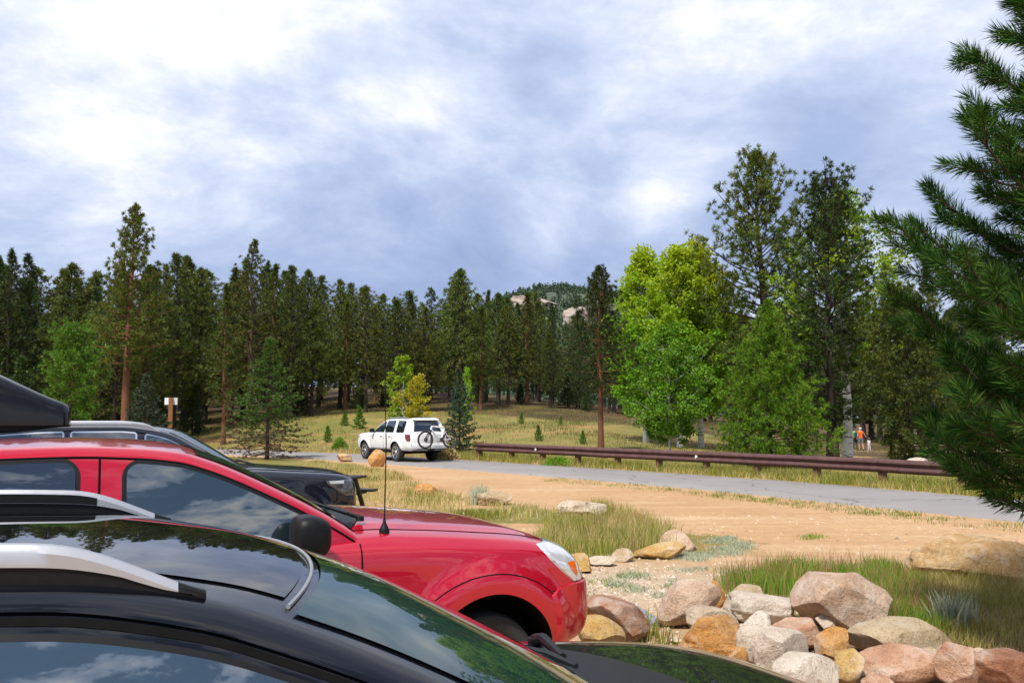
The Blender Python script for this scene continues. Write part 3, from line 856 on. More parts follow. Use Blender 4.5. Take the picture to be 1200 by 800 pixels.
    def cabO(s, q, t, eps, side=-1):
        p = s.cabP(q, t, side); e = .004
        du = s.cabP(q + e, t, side) - s.cabP(q - e, t, side); dv = s.cabP(q, min(t + e, 1), side) - s.cabP(q, t - e, side)
        n = du.cross(dv)
        if n.length < 1e-12: n = Vector((0, 0, 1))
        n.normalize()
        if n.dot(p - s.P((s.s0 + s.s1) / 2, 0, s.zb0 - .1)) < 0: n = -n
        return p + n * eps
    def stations(s, a, b):
        n = int((b - a) / s.ds); S = list(np.linspace(a, b, n))
        S += [a + .008, a + .02, a + .035, a + .06, a + .085, b - .01, b - .025, b - .05]
        return sorted(set(S))
    def shell(s, fn, S, nt):
        mb = MB(); rows = []
        for q in S:
            half = [fn(q, i / (nt - 1)) for i in range(nt)]
            r = [s.P(a, -y, z) for a, y, z in half]
            l = [s.P(a, y, z) for a, y, z in half[1:-1]][::-1] if abs(half[0][1]) < 1e-6 else [s.P(a, y, z) for a, y, z in half[:-1]][::-1]
            rows.append([tuple(p) for p in r + l])
        mb.grid(rows, 0, close_v=True); mb.face(rows[0]); mb.face(rows[-1][::-1])
        return mb
    def build_body(s, cut=True):
        mb = s.shell(s.low, s.stations(0, s.L), s.nt)
        o = mb.build('body', [MATS[s.paint], MATS['gap']], s.root, recalc=True, angle=45)
        if cut:
            cb = MB()
            for ws, wz, wr, ar in s.wheels:
                hw = s.hw(ws)
                for sd in (-1, 1):
                    y0 = sd * (hw - .34); y1 = sd * (hw + .3)
                    cb.lathe([(0.001, y0), (ar, y0), (ar, y1), (.001, y1)], (s.L / 2 - ws, 0, wz), 'y', 56)
            c = cb.build('cutter', MATS['gap'], None, recalc=True, smooth=False)
            par = o.parent; o.parent = None
            me = join_bool(o, c); o.parent = par
            for p in me.polygons:
                for ws, wz, wr, ar in s.wheels:
                    X = p.center.x - (s.L / 2 - ws); Z = p.center.z - wz; r = math.hypot(X, Z); hw = s.hw(ws)
                    if r < ar + .01 and abs(p.center.y) > hw - .36:
                        radial = abs(p.normal.x * X + p.normal.z * Z) / max(r, 1e-6)
                        if radial > .6 and abs(r - ar) < .012 and abs(p.normal.y) < .5 or abs(abs(p.center.y) - (hw - .34)) < .01: p.material_index = 1
            me.polygons.foreach_set('use_smooth', [True] * len(me.polygons)); me.set_sharp_from_angle(angle=R(45))
        s.body = o
        return o
    def build_cab(s, name='roof', mat=None):
        mb = s.shell(s.cab, s.stations(s.s0, s.s1), s.nt)
        return mb.build(name, MATS[mat or s.paint], s.root, recalc=True, angle=50)
    # -- surface patches
    def zedge(s, sa): return float(np.interp(sa, s.tab[:, 0], s.tab[:, 1]))
    def qof(s, sa): return float(np.interp(sa, s.tab[:, 0], s.tab[:, 2]))
    def side_pane(s, name, a, b, zlo, top, mat, grow=0.0, eps=.006, r=.05, side=-1, parent=None, n=40, front_trim=0.0, zcap=None):
        a -= grow; b += grow; rows = []
        for i in range(n):
            t = i / (n - 1); t = .5 - .5 * math.cos(math.pi * t); q = a + (b - a) * t
            hi = s.zedge(q) - top + grow
            if zcap: hi = min(hi, zcap + grow)
            lo = (zlo(q) if callable(zlo) else zlo) - grow
            e = min(q - a, b - q); rr_ = r + grow
            if e < rr_:
                d = rr_ - math.sqrt(max(0, rr_ * rr_ - (rr_ - e) ** 2)); hi -= d; lo += d * .6
            if hi < lo + .002: hi = lo + .002
            col = []
            for k in range(8):
                z = lo + (hi - lo) * k / 7
                y = s.ys(s.qof(q), z) + eps; col.append(tuple(s.P(q, side * y, z + eps * .25)))
            rows.append(col)
        mb = MB(); mb.grid(rows)
        return mb.build(name, MATS[mat], parent or s.root, angle=None)
    def top_pane(s, name, q0, q1, v, mat, eps=.005, parent=None, n=20, m=24, trim=.0):
        rows = []
        for i in range(n):
            q = q0 + (q1 - q0) * i / (n - 1); row = []
            for k in range(m):
                f = -v + 2 * v * k / (m - 1)
                t = .68 + .32 * (1 - abs(f)); row.append(tuple(s.cabO(q, t, eps, -1 if f < 0 else 1)))
            rows.append(row)
        mb = MB(); mb.grid(rows); return mb.build(name, MATS[mat], parent or s.root, angle=None)
    def cab_strip(s, q0, q1, t0, t1, eps, mb, n=50, m=4, side=-1, mi=0):
        mb.grid([[tuple(s.cabO(q0 + (q1 - q0) * i / (n - 1), t0 + (t1 - t0) * k / (m - 1), eps, side)) for k in range(m)] for i in range(n)], mi)
    def cab_line(s, pts, r, mb, side=-1, eps=.001):
        mb.tube([s.cabO(q, t, eps, side) for q, t in pts], r, 5)
    def low_line(s, pts, r, mb, eps=.0005, side=-1):
        P = [s.lowO(q, s.tz(q, min(z, s.zc(q) - .001)), eps) for q, z in pts]
        if side > 0: P = [Vector((p.x, -p.y, p.z)) for p in P]
        mb.tube(P, r, 5)
    def low_lineT(s, pts, r, mb, eps=.0005, side=-1):
        P = [s.lowO(q, t, eps) for q, t in pts]
        if side > 0: P = [Vector((p.x, -p.y, p.z)) for p in P]
        mb.tube(P, r, 5)
    def low_patch(s, name, rows, mat, eps=.005, n=14, side=-1, parent=None, thick=0.0):
        """rows = [(z, s_front, s_rear)...] from bottom to top, a panel lying on the side of the body"""
        zz = np.array([r[0] for r in rows]); G = []
        for i in range(n * 2):
            z = zz[0] + (zz[-1] - zz[0]) * i / (2 * n - 1)
            a = np.interp(z, zz, [r[1] for r in rows]); b = np.interp(z, zz, [r[2] for r in rows]); row = []
            for k in range(n):
                q = a + (b - a) * k / (n - 1)
                e = eps
                if thick and (k in (0, n - 1) or i in (0, 2 * n - 1)): e = eps * .1
                elif thick: e = eps + thick
                p = s.lowO(q, s.tz(q, min(z, s.zc(q) - .001)), e)
                row.append((p.x, p.y * (1 if side < 0 else -1), p.z))
            G.append(row)
        mb = MB(); mb.grid(G); return mb.build(name, MATS[mat], parent or s.root, angle=35)
    def build_wheels(s, spokes=6, rim='wheel_alloy', w=.25):
        for ws, wz, wr, ar in s.wheels:
            for sd in (-1, 1):
                yc = sd * (s.hw(ws) - .02 - w / 2 + (s.flare * .5 if s.flare < .045 else -.02))
                mb = MB(); rr_ = wr * .66
                prof = [(rr_, -w * .40), (rr_ + .03, -w * .47), (wr - .05, -w * .5), (wr - .012, -w * .42), (wr, -w * .3), (wr, w * .3), (wr - .012, w * .42), (wr - .05, w * .5), (rr_ + .03, w * .47), (rr_, w * .40)]
                mb.lathe(prof, (0, 0, 0), 'y', 40)
                t = mb.build('wheel', MATS['tyre_rubber'], s.root, s.P(ws, yc, wr))
                rb = MB(); o = sd
                rb.lathe([(rr_ + .004, o * w * .43), (rr_ - .012, o * w * .46), (rr_ - .03, o * w * .40), (rr_ - .045, o * w * .05), (.02, o * w * .03)], (0, 0, 0), 'y', 40, m=1)
                rb.lathe([(rr_ + .006, o * w * .42), (rr_ + .002, o * w * .475), (rr_ - .022, o * w * .455), (rr_ - .03, o * w * .38)], (0, 0, 0), 'y', 40)
                rb.lathe([(.001, o * w * .40), (.05, o * w * .40), (.065, o * w * .33), (.07, o * w * .1)], (0, 0, 0), 'y', 24)
                for k in range(spokes):
                    a = 2 * math.pi * k / spokes + .3; ca, sa = math.cos(a), math.sin(a)
                    def q(r, l, y): return (r * ca - l * sa, o * w * y, r * sa + l * ca)
                    W1, W2 = .030, .045
                    rb.grid([[q(.05, -W1, .1), q(.05, -W1, .36), q(.05, W1, .36), q(.05, W1, .1)], [q(rr_ - .02, -W2, .1), q(rr_ - .02, -W2 * .9, .43), q(rr_ - .02, W2 * .9, .43), q(rr_ - .02, W2, .1)]])
                rb.build('rim', [MATS[rim], MATS['gap']], t, recalc=False)
    def mirror(s, q, z, size=(.16, .25, .19), mat='black_plastic', out=.13, y=None):
        for sd in (-1, 1):
            yy = (y or s.ys(s.qof(q), z)); mb = MB(); a, b, c = size; rows = []
            for i in range(17):
                th = -math.pi / 2 + math.pi * i / 16; row = []
                for k in range(28):
                    ph = 2 * math.pi * k / 28
                    def sp(v, e): return math.copysign(abs(v) ** e, v)
                    X = sp(math.cos(th), .55) * sp(math.cos(ph), .55); Y = sp(math.cos(th), .55) * sp(math.sin(ph), .55); Z = sp(math.sin(th), .55)
                    taper = 1 - .25 * max(0, X)                       # rounded towards the front
                    row.append((X * a / 2, sd * (out + b / 2) + Y * b / 2 * taper, Z * c / 2 * taper))
                rows.append(row)
            mb.grid(rows, 0, close_v=True)
            o = mb.build('wing_mirror', MATS[mat], s.root, s.P(q, sd * yy, z + .04), angle=60)
            fb = MB(); fb.grid([[(.09, -sd * .02, -.10), (.09, sd * .015, -.10)], [(-.10, -sd * .02, -.10), (-.10, sd * .02, -.10)], [(-.02, -sd * .06, .06), (-.02, sd * .0, .06)]]);
            fb.tube([(0, -sd * .02, -.05), (0, sd * (out + .02), -.05)], [.045, .035], 10)
            fb.build('mirror_arm', MATS[mat], o)
    def rails(s, q0, q1, tt, h=.065, wid=.035, mats=('rail_silver', 'black_plastic'), nose=.34, name='roof_rail'):
        """raised roof rails: silver bar with dark foot, tapering into the roof at both ends"""
        NB = 2
        for sd in (-1, 1):
            S = np.linspace(q0, q1, 60); sil = []; foot = []; inner = []
            for q in S:
                d0 = min(q - q0, q1 - q) ; k = sst(0, nose, d0) ** .8
                base = s.cabO(q, tt, 0, sd); hh = .012 + h * k
                t_in = Vector((0, -sd, 0))
                bot = base.z - .012
                lo = base.z + max(.004, hh * (.42 if d0 > nose * .5 else .42 * d0 / (nose * .5)))
                hi = base.z + hh
                w2 = wid / 2 * (.75 + .25 * k)
                y = base.y
                prof = [(y - w2, lo), (y - w2, hi - .012), (y - w2 + .010, hi), (y + w2 - .010, hi), (y + w2, hi - .012), (y + w2, lo)]
                sil.append([(base.x, a, b) for a, b in prof])
                yi = y - sd * (w2 + .0015); inner.append([(base.x, yi, lo + .001), (base.x, yi, hi - .010)])
                w3 = w2 * .8
                foot.append([(base.x, y - w3, bot), (base.x, y - w3, lo + .006), (base.x, y + w3, lo + .006), (base.x, y + w3, bot)])
            mb = MB(); mb.grid(sil[NB:60 - NB], 0, close_v=True); mb.face(sil[NB][::-1]); mb.face(sil[59 - NB])
            o = mb.build(name, MATS[mats[0]], s.root, angle=40)
            fb = MB(); fb.grid(foot, 0, close_v=True); fb.face(foot[0][::-1]); fb.face(foot[-1])
            if len(set(mats)) > 1: fb.grid(inner[9:-9])
            for blk in (sil[:NB + 1], sil[-NB - 1:]): fb.grid(blk, 0, close_v=True); fb.face(blk[0]); fb.face(blk[-1])
            fb.build('rail_foot', MATS[mats[1]], o, angle=40)

TH = R(24.5)
U = Vector((math.cos(TH), math.sin(TH), 0)); NN = Vector((-math.sin(TH), math.cos(TH), 0))
def lot(u, n, z=0.0): return U * u + NN * n + Vector((0, 0, z))

def red_truck():
    keys = [(0, .60, .55, .66, .70), (.02, .70, .50, .74, .77), (.06, .80, .46, .82, .87), (.12, .85, .43, .90, .965), (.20, .885, .41, .965, 1.045), (.32, .905, .40, 1.0, 1.095), (.5, .92, .38, 1.035, 1.135),
            (.8, .93, .36, 1.065, 1.175), (1.2, .925, .35, 1.10, 1.215), (1.5, .92, .34, 1.115, 1.235), (1.7, .92, .34, 1.12, 1.22), (2.1, .92, .34, 1.12, 1.18), (3.9, .92, .34, 1.12, 1.17),
            (4.1, .92, .40, 1.14, 1.16), (5.1, .92, .44, 1.14, 1.16), (5.23, .90, .50, 1.13, 1.15), (5.28, .86, .55, 1.10, 1.13)]
    cab = dict(roof=[(1.46, 1.17), (1.60, 1.275), (2.04, 1.52), (2.32, 1.645), (2.47, 1.69), (2.7, 1.716), (3.0, 1.728), (3.4, 1.722), (3.7, 1.69), (3.84, 1.62), (3.95, 1.40), (4.03, 1.10)],
               yb=[(1.3, .83), (1.6, .845), (2.2, .86), (4.1, .85)], zb0=1.12, k1=.20, k2=.16, header=2.35, bow=.05, crown=.038, rc=.06, crease=.016)
    L = 5.28
    c = Car('crimson double-cab pickup truck with black wing mirror and tall thin aerial', 'truck', 'pickup_truck', L, keys, cab, 'red_paint',
            [(.80, .385, .345, .435), (4.03, .385, .345, .435)], TRUCK_LOC, TRUCK_TH, flare=.05, ds=.03, nt=64, flare_w=.17)
    c.build_body(); c.build_cab('cab_roof')
    for sd in (-1, 1):
        for nm, a, b, tp in (('front_window', 1.82, 2.76, .070), ('rear_window', 2.99, 3.60, .070)):
            f = c.side_pane('window_seal', a, b, 1.145, tp, 'rubber', .022, .003, .07, sd)
            w = c.side_pane('side_window', a, b, 1.145, tp, 'clear_dark_glass' if a < 2 else 'tint_glass', 0, .007, .06, sd, parent=None)
            f.parent = w
        # shut lines: above the doors, between the doors, door to wing
        mb = MB()
        c.cab_line([(q, .475) for q in np.linspace(1.50, 3.72, 60)], .006, mb, sd)
        c.cab_line([(2.865, t) for t in np.linspace(.13, .475, 14)], .006, mb, sd)
        c.cab_line([(3.72, t) for t in np.linspace(.13, .475, 14)], .006, mb, sd)
        c.low_line([(1.53 + .05 * math.sin((z - .5) * 3), z) for z in np.linspace(.45, 1.145, 20)], .005, mb, side=sd)
        c.low_line([(2.865, z) for z in np.linspace(.40, 1.12, 14)], .005, mb, side=sd)
        c.low_line([(3.72, z) for z in np.linspace(.75, 1.12, 14)], .005, mb, side=sd)
        # bonnet to wing shut line, flare seam, bumper seam
        c.low_lineT([(q, .845) for q in np.linspace(.34, 1.60, 40)], .0035, mb, side=sd)
        c.low_line([(.80 - .60 * math.cos(a), .385 + .545 * math.sin(a)) for a in np.linspace(R(38), R(172), 40)], .0035, mb, side=sd)
        c.low_line([(q, .79 + .035 * (q < .2)) for q in np.linspace(.06, .38, 16)], .004, mb, side=sd)
        mb.build('shut_line', MATS['gap'], c.body)
        c.low_patch('front_bumper', [(.46, .03, .364), (.62, .012, .362), (.70, .016, .375), (.77, .035, .40), (.80, .05, .34), (.825, .08, .22)], 'red_paint', .004, 16, sd, thick=.010)
        # headlamp: clear wrap-round lens with amber lower corner
        h = c.low_patch('headlight', [(.82, .125, .20), (.90, .135, .30), (.97, .165, .375), (1.03, .22, .425), (1.065, .262, .44)], 'lamp_lens', .004, 12, sd, thick=.006)
        c.low_patch('turn_lamp', [(.865, .175, .19), (.90, .178, .225), (.945, .19, .255)], 'amber_lens', .012, 6, sd, parent=h)
        for a, b in ((2.60, 2.81), (3.47, 3.68)):
            hb = MB(); hb.tube([c.lowO(q, c.tz(q, .98), .03) * 1 if sd < 0 else Vector((c.lowO(q, c.tz(q, .98), .03).x, -c.lowO(q, c.tz(q, .98), .03).y, c.lowO(q, c.tz(q, .98), .03).z)) for q in np.linspace(a, b, 8)], .014, 8)
            hb.build('door_handle', MATS['red_paint'], c.body)
        c.low_patch('tail_light', [(.78, 5.16, 5.26), (1.08, 5.16, 5.25)], 'tail_red', .006, 8, sd, thick=.006)
    c.top_pane('windshield', 1.52, 2.38, .94, 'windscreen_glass')
    # black cowl with wipers
    mb = MB()
    rows = []
    for q in np.linspace(1.47, 1.66, 8):
        row = []
        for f in np.linspace(-1, 1, 30):
            t = 1 - .145 * abs(f); p = c.lowO(q + .16 * f * f - .05, t, .006); row.append((p.x, p.y if f < 0 else -p.y, p.z))
        rows.append(row)
    mb.grid(rows); mb.build('cowl_panel', MATS['black_plastic'], c.root)
    for y0 in (-.62, -.05):
        mb = MB(); mb.tube([c.P(1.50, y0, 1.262), c.P(1.56, y0 + .1, 1.28), c.P(1.66, y0 + .55, 1.315)], [.014, .010, .006], 6)
        mb.tube([c.P(1.58, y0 - .02, 1.292), c.P(1.68, y0 + .58, 1.325)], .008, 5); mb.lathe([(.001, .03), (.022, .028), (.025, 0)], tuple(c.P(1.50, y0, 1.242)), 'z', 12)
        mb.build('wiper', MATS['rubber'], c.root)
    c.mirror(1.90, 1.185, (.20, .23, .23), out=.07)
    # aerial on the wing nearest the black car
    p = c.lowO(1.40, .815, 0); mb = MB()
    mb.lathe([(.030, -.012), (.030, .010), (.022, .030), (.010, .055), (.006, .08)], tuple(p), 'z', 16)
    mb.tube([p + Vector((0, 0, .05)), p + Vector((.005, 0, .5)), p + Vector((-.012, 0, .97))], [.0042, .0035, .0028], 6)
    mb.lathe([(.001, 0), (.005, .002), (.005, .012), (.001, .014)], tuple(p + Vector((-.012, 0, .965))), 'z', 8)
    mb.build('aerial', MATS['rubber'], c.root)
    # front end
    mb = MB()
    for k, z in enumerate((.84, .89, .94)):
        q = (.07, .105, .15)[k]; mb.tube([c.P(q + .07 * (f * f) - .02, f * .50, z) for f in np.linspace(-1, 1, 14)], .020, 8)
    mb.build('grille', MATS['chrome'], c.root)
    mb = MB(); mb.grid([[tuple(c.P(q + .07 * f * f - .005, f * .52, z)) for f in np.linspace(-1, 1, 14)] for q, z in ((.055, .81), (.10, .88), (.16, .965))]); mb.build('grille_backing', MATS['gap'], c.root)
    mb = MB(); mb.grid([[tuple(c.P(-.006 + .05 * f * f, f * .45, z)) for f in np.linspace(-1, 1, 10)] for z in (.56, .60, .64)]); mb.build('lower_intake', MATS['gap'], c.root)
    # load bed rails behind the cab
    mb = MB(); mb.grid([[tuple(c.P(q, f * .74, 1.166)) for f in (-1, 0, 1)] for q in (4.15, 5.15)]); mb.build('bed_cover', MATS['black_plastic'], c.root)
    c.build_wheels(6, 'wheel_alloy')
    return c

def near_car():
    L = 4.45
    keys = [(0, .50, .38, .58, .64), (.03, .62, .32, .66, .73), (.10, .74, .27, .76, .83), (.22, .83, .24, .84, .91), (.45, .875, .22, .90, .965), (.8, .895, .22, .945, 1.01), (1.15, .90, .22, .98, 1.045),
            (1.35, .90, .22, 1.0, 1.06), (1.8, .90, .22, 1.01, 1.05), (3.6, .90, .22, 1.02, 1.06), (4.1, .87, .28, 1.02, 1.06), (4.38, .80, .34, .98, 1.02), (4.45, .72, .40, .92, .96)]
    cab = dict(roof=[(1.02, .98), (1.16, 1.055), (1.6, 1.30), (1.98, 1.48), (2.2, 1.548), (2.5, 1.590), (2.85, 1.602), (3.3, 1.588), (3.8, 1.53), (4.02, 1.45), (4.2, 1.30), (4.38, 1.0)],
               yb=[(1.0, .80), (1.5, .83), (2.2, .845), (3.4, .84), (4.3, .76)], zb0=1.02, k1=.28, k2=.20, header=2.04, bow=.20, crown=.018, rc=.055)
    c = Car('glossy black crossover with silver roof rails and dark panoramic roof, closest to the viewer', 'car', 'black_crossover', L, keys, cab, 'black_paint',
            [(.86, .335, .335, .385), (3.52, .335, .335, .385)], lot(NEAR_U - L / 2, NEAR_N, NEAR_Z), TH, flare=.012, ds=.03, nt=64)
    c.build_body(); c.build_cab('roof')
    for sd in (-1, 1):
        for a, b in ((1.72, 2.90), (2.98, 3.46), (3.54, 3.92)):
            f = c.side_pane('window_seal', a, b, 1.05, .070, 'rubber', .011, .003, .06, sd)
            w = c.side_pane('side_window', a, b, 1.05, .070, 'near_glass', 0, .007, .05, sd); f.parent = w
        mb = MB()
        c.cab_strip(1.12, 4.05, .462, .490, .002, mb, 70, 4, sd)                      # open gap over the door tops
        c.low_line([(1.42, z) for z in np.linspace(.4, 1.0, 16)], .004, mb, side=sd)
        c.low_line([(2.65, z) for z in np.linspace(.4, 1.03, 16)], .004, mb, side=sd)
        mb.build('door_gap', MATS['gap'], c.body)
        mb = MB(); c.cab_strip(1.14, 4.0, .500, .525, .007, mb, 70, 5, sd); mb.build('drip_moulding', MATS['black_paint'], c.root)
        c.low_patch('headlight', [(.66, .10, .30), (.72, .10, .42), (.80, .14, .50), (.83, .2, .52)], 'lamp_lens', .004, 12, sd, thick=.005)
        c.low_patch('tail_light', [(.80, 4.16, 4.42), (.95, 4.16, 4.40)], 'tail_red', .006, 8, sd, thick=.006)
        hb = MB(); hb.tube([Vector((c.P(q, 0, 0).x, sd * (c.low(q, c.tz(q, .93))[1] + .025), .93)) for q in np.linspace(2.38, 2.58, 8)], .013, 8); hb.build('door_handle', MATS['black_paint'], c.body)
    c.top_pane('windshield', 1.14, 2.035, .97, 'windscreen_glass', n=30, m=40)
    c.top_pane('panoramic_roof', 2.075, 3.72, .86, 'roof_glass', .004, n=40, m=30)
    mb = MB(); mb.tube([c.cabO(2.055, .68 + .32 * (1 - abs(f)), .004, -1 if f < 0 else 1) for f in np.linspace(-.93, .93, 60)], .0045, 8); mb.build('roof_seal', MATS['seal_grey'], c.root)
    c.top_pane('rear_window', 4.06, 4.30, .85, 'tint_glass')
    c.rails(2.20, 3.85, .67, .049, .042)
    c.mirror(1.70, 1.07, (.16, .22, .16), 'black_paint', out=.07)
    # cowl and wipers under the screen
    mb = MB(); rows = []
    for q in np.linspace(.88, 1.30, 12):
        row = []
        for f in np.linspace(-.96, .96, 40):
            t = 1 - .16 * abs(f); p = c.lowO(q + (.20 + .24 * (1.30 - q) / .42) * f * f - .05, t, .005 + .008 * math.sin((q - .88) * 7.4)); row.append((p.x, p.y if f < 0 else -p.y, p.z))
        rows.append(row)
    mb.grid(rows); cw = mb.build('cowl_panel', MATS['black_plastic'], c.root)
    def scr(q, f, e):
        p = c.cabO(q, .68 + .32 * (1 - abs(f)), e, -1 if f < 0 else 1); return p
    for f0, f1 in ((-.10, -.80), (.72, .05)):
        mb = MB()
        a = c.lowO(1.09 + .05, 1 - .14 * abs(f0), .04); a = Vector((a.x, a.y if f0 < 0 else -a.y, a.z))
        b = scr(1.22, f1 * .7 + f0 * .3, .03)
        mb.tube([a, a.lerp(b, .3) + Vector((0, 0, .022)), b], [.024, .018, .012], 8)
        mb.lathe([(.001, .035), (.026, .03), (.028, 0)], tuple(a - Vector((0, 0, .02))), 'z', 14)
        bl = MB()
        w = mb.build('wiper', MATS['black_plastic'], c.root)
        bl.tube([scr(1.17, f0 * .9 + .1 * f1, .020), scr(1.20, (f0 + f1) / 2, .024), scr(1.26, f1, .020)], [.013, .014, .008], 6)
        bl.build('wiper_blade', MATS['rubber'], w)
    mb = MB(); mb.grid([[tuple(c.P(q + .10 * f * f, f * .42, z)) for f in np.linspace(-1, 1, 12)] for q, z in ((-.012, .50), (-.004, .58), (.02, .66))]); mb.build('grille', MATS['black_plastic'], c.root)
    c.build_wheels(10, 'wheel_alloy', .22)
    return c

def dark_suv():
    L = 4.82
    keys = [(0, .62, .46, .78, .84), (.03, .72, .40, .88, .94), (.09, .82, .35, .96, 1.03), (.2, .89, .32, 1.0, 1.085), (.45, .93, .30, 1.03, 1.12), (.9, .955, .28, 1.06, 1.155), (1.35, .96, .28, 1.08, 1.19),
            (1.6, .96, .28, 1.09, 1.19), (3.8, .96, .30, 1.10, 1.15), (4.55, .94, .36, 1.10, 1.14), (4.78, .89, .42, 1.06, 1.1), (4.82, .84, .5, 1.0, 1.04)]
    cab = dict(roof=[(1.30, 1.13), (1.45, 1.20), (1.95, 1.50), (2.25, 1.655), (2.5, 1.71), (2.9, 1.745), (3.5, 1.745), (4.1, 1.715), (4.4, 1.66), (4.6, 1.45), (4.78, 1.08)],
               yb=[(1.3, .87), (2, .885), (3.6, .88), (4.7, .82)], zb0=1.10, k1=.22, k2=.16, header=2.25, bow=.15, crown=.05, rc=.07)
    c = Car('dark navy sport utility vehicle with bright roof rails, parked beyond the red pickup', 'car', 'sport_utility', L, keys, cab, 'navy_paint',
            [(.93, .38, .38, .44), (3.85, .38, .38, .44)], lot(SUV_U - L / 2, SUV_N, SUV_Z), TH, flare=.03, ds=.045, nt=48)
    c.build_body(); c.build_cab('roof')
    for sd in (-1, 1):
        for a, b in ((1.75, 2.62), (2.74, 3.42), (3.52, 4.2)):
            f = c.side_pane('window_trim', a, b, 1.13, .065, 'chrome', .020, .003, .02, sd)
            w = c.side_pane('side_window', a, b, 1.13, .065, 'clear_dark_glass' if a < 2 else 'tint_glass', 0, .007, .015, sd); f.parent = w
        mb = MB()
        c.cab_line([(q, .49) for q in np.linspace(1.4, 4.2, 50)], .006, mb, sd)
        c.low_line([(1.55, z) for z in np.linspace(.4, 1.1, 14)], .005, mb, side=sd)
        c.low_line([(2.68, z) for z in np.linspace(.4, 1.1, 14)], .005, mb, side=sd)
        c.low_lineT([(q, .835) for q in np.linspace(.14, 1.5, 40)], .007, mb, side=sd)
        mb.build('shut_line', MATS['gap'], c.body)
        h = c.low_patch('headlight', [(.80, .10, .22), (.88, .09, .34), (.96, .09, .46), (1.0, .14, .48)], 'lamp_dark', .004, 12, sd, thick=.005)
        c.low_patch('lamp_bulb', [(.955, .24, .42), (.99, .24, .44)], 'lamp_lens', .012, 8, sd, parent=h)
        c.low_patch('tail_light', [(.88, 4.5, 4.79), (1.05, 4.5, 4.78)], 'tail_red', .006, 8, sd, thick=.006)
    c.top_pane('windshield', 1.46, 2.26, .94, 'windscreen_glass'); c.top_pane('rear_window', 4.46, 4.68, .85, 'tint_glass')
    c.rails(2.35, 4.35, .62, .055, .036, ('rail_silver', 'rail_silver'), nose=.2)
    c.mirror(1.72, 1.15, (.16, .22, .18), 'navy_paint', out=.07)
    mb = MB()
    for k in range(7):
        y = -.48 + .16 * k
        mb.grid([[tuple(c.P(q + .08 * ((y + dy) / .56) ** 2, y + dy, z)) for dy in (-.055, .055)] for q, z in ((.015, .70), (.02, .80), (.05, .93))])
    mb.build('grille', MATS['gap'], c.root)
    mb = MB(); mb.tube([c.P(1.30, -.3, 1.20), c.P(1.42, .3, 1.225)], .012, 6); mb.tube([c.P(1.30, .25, 1.20), c.P(1.44, .75, 1.20)], .012, 6); mb.build('wiper', MATS['rubber'], c.root)
    c.build_wheels(5, 'wheel_alloy')
    return c

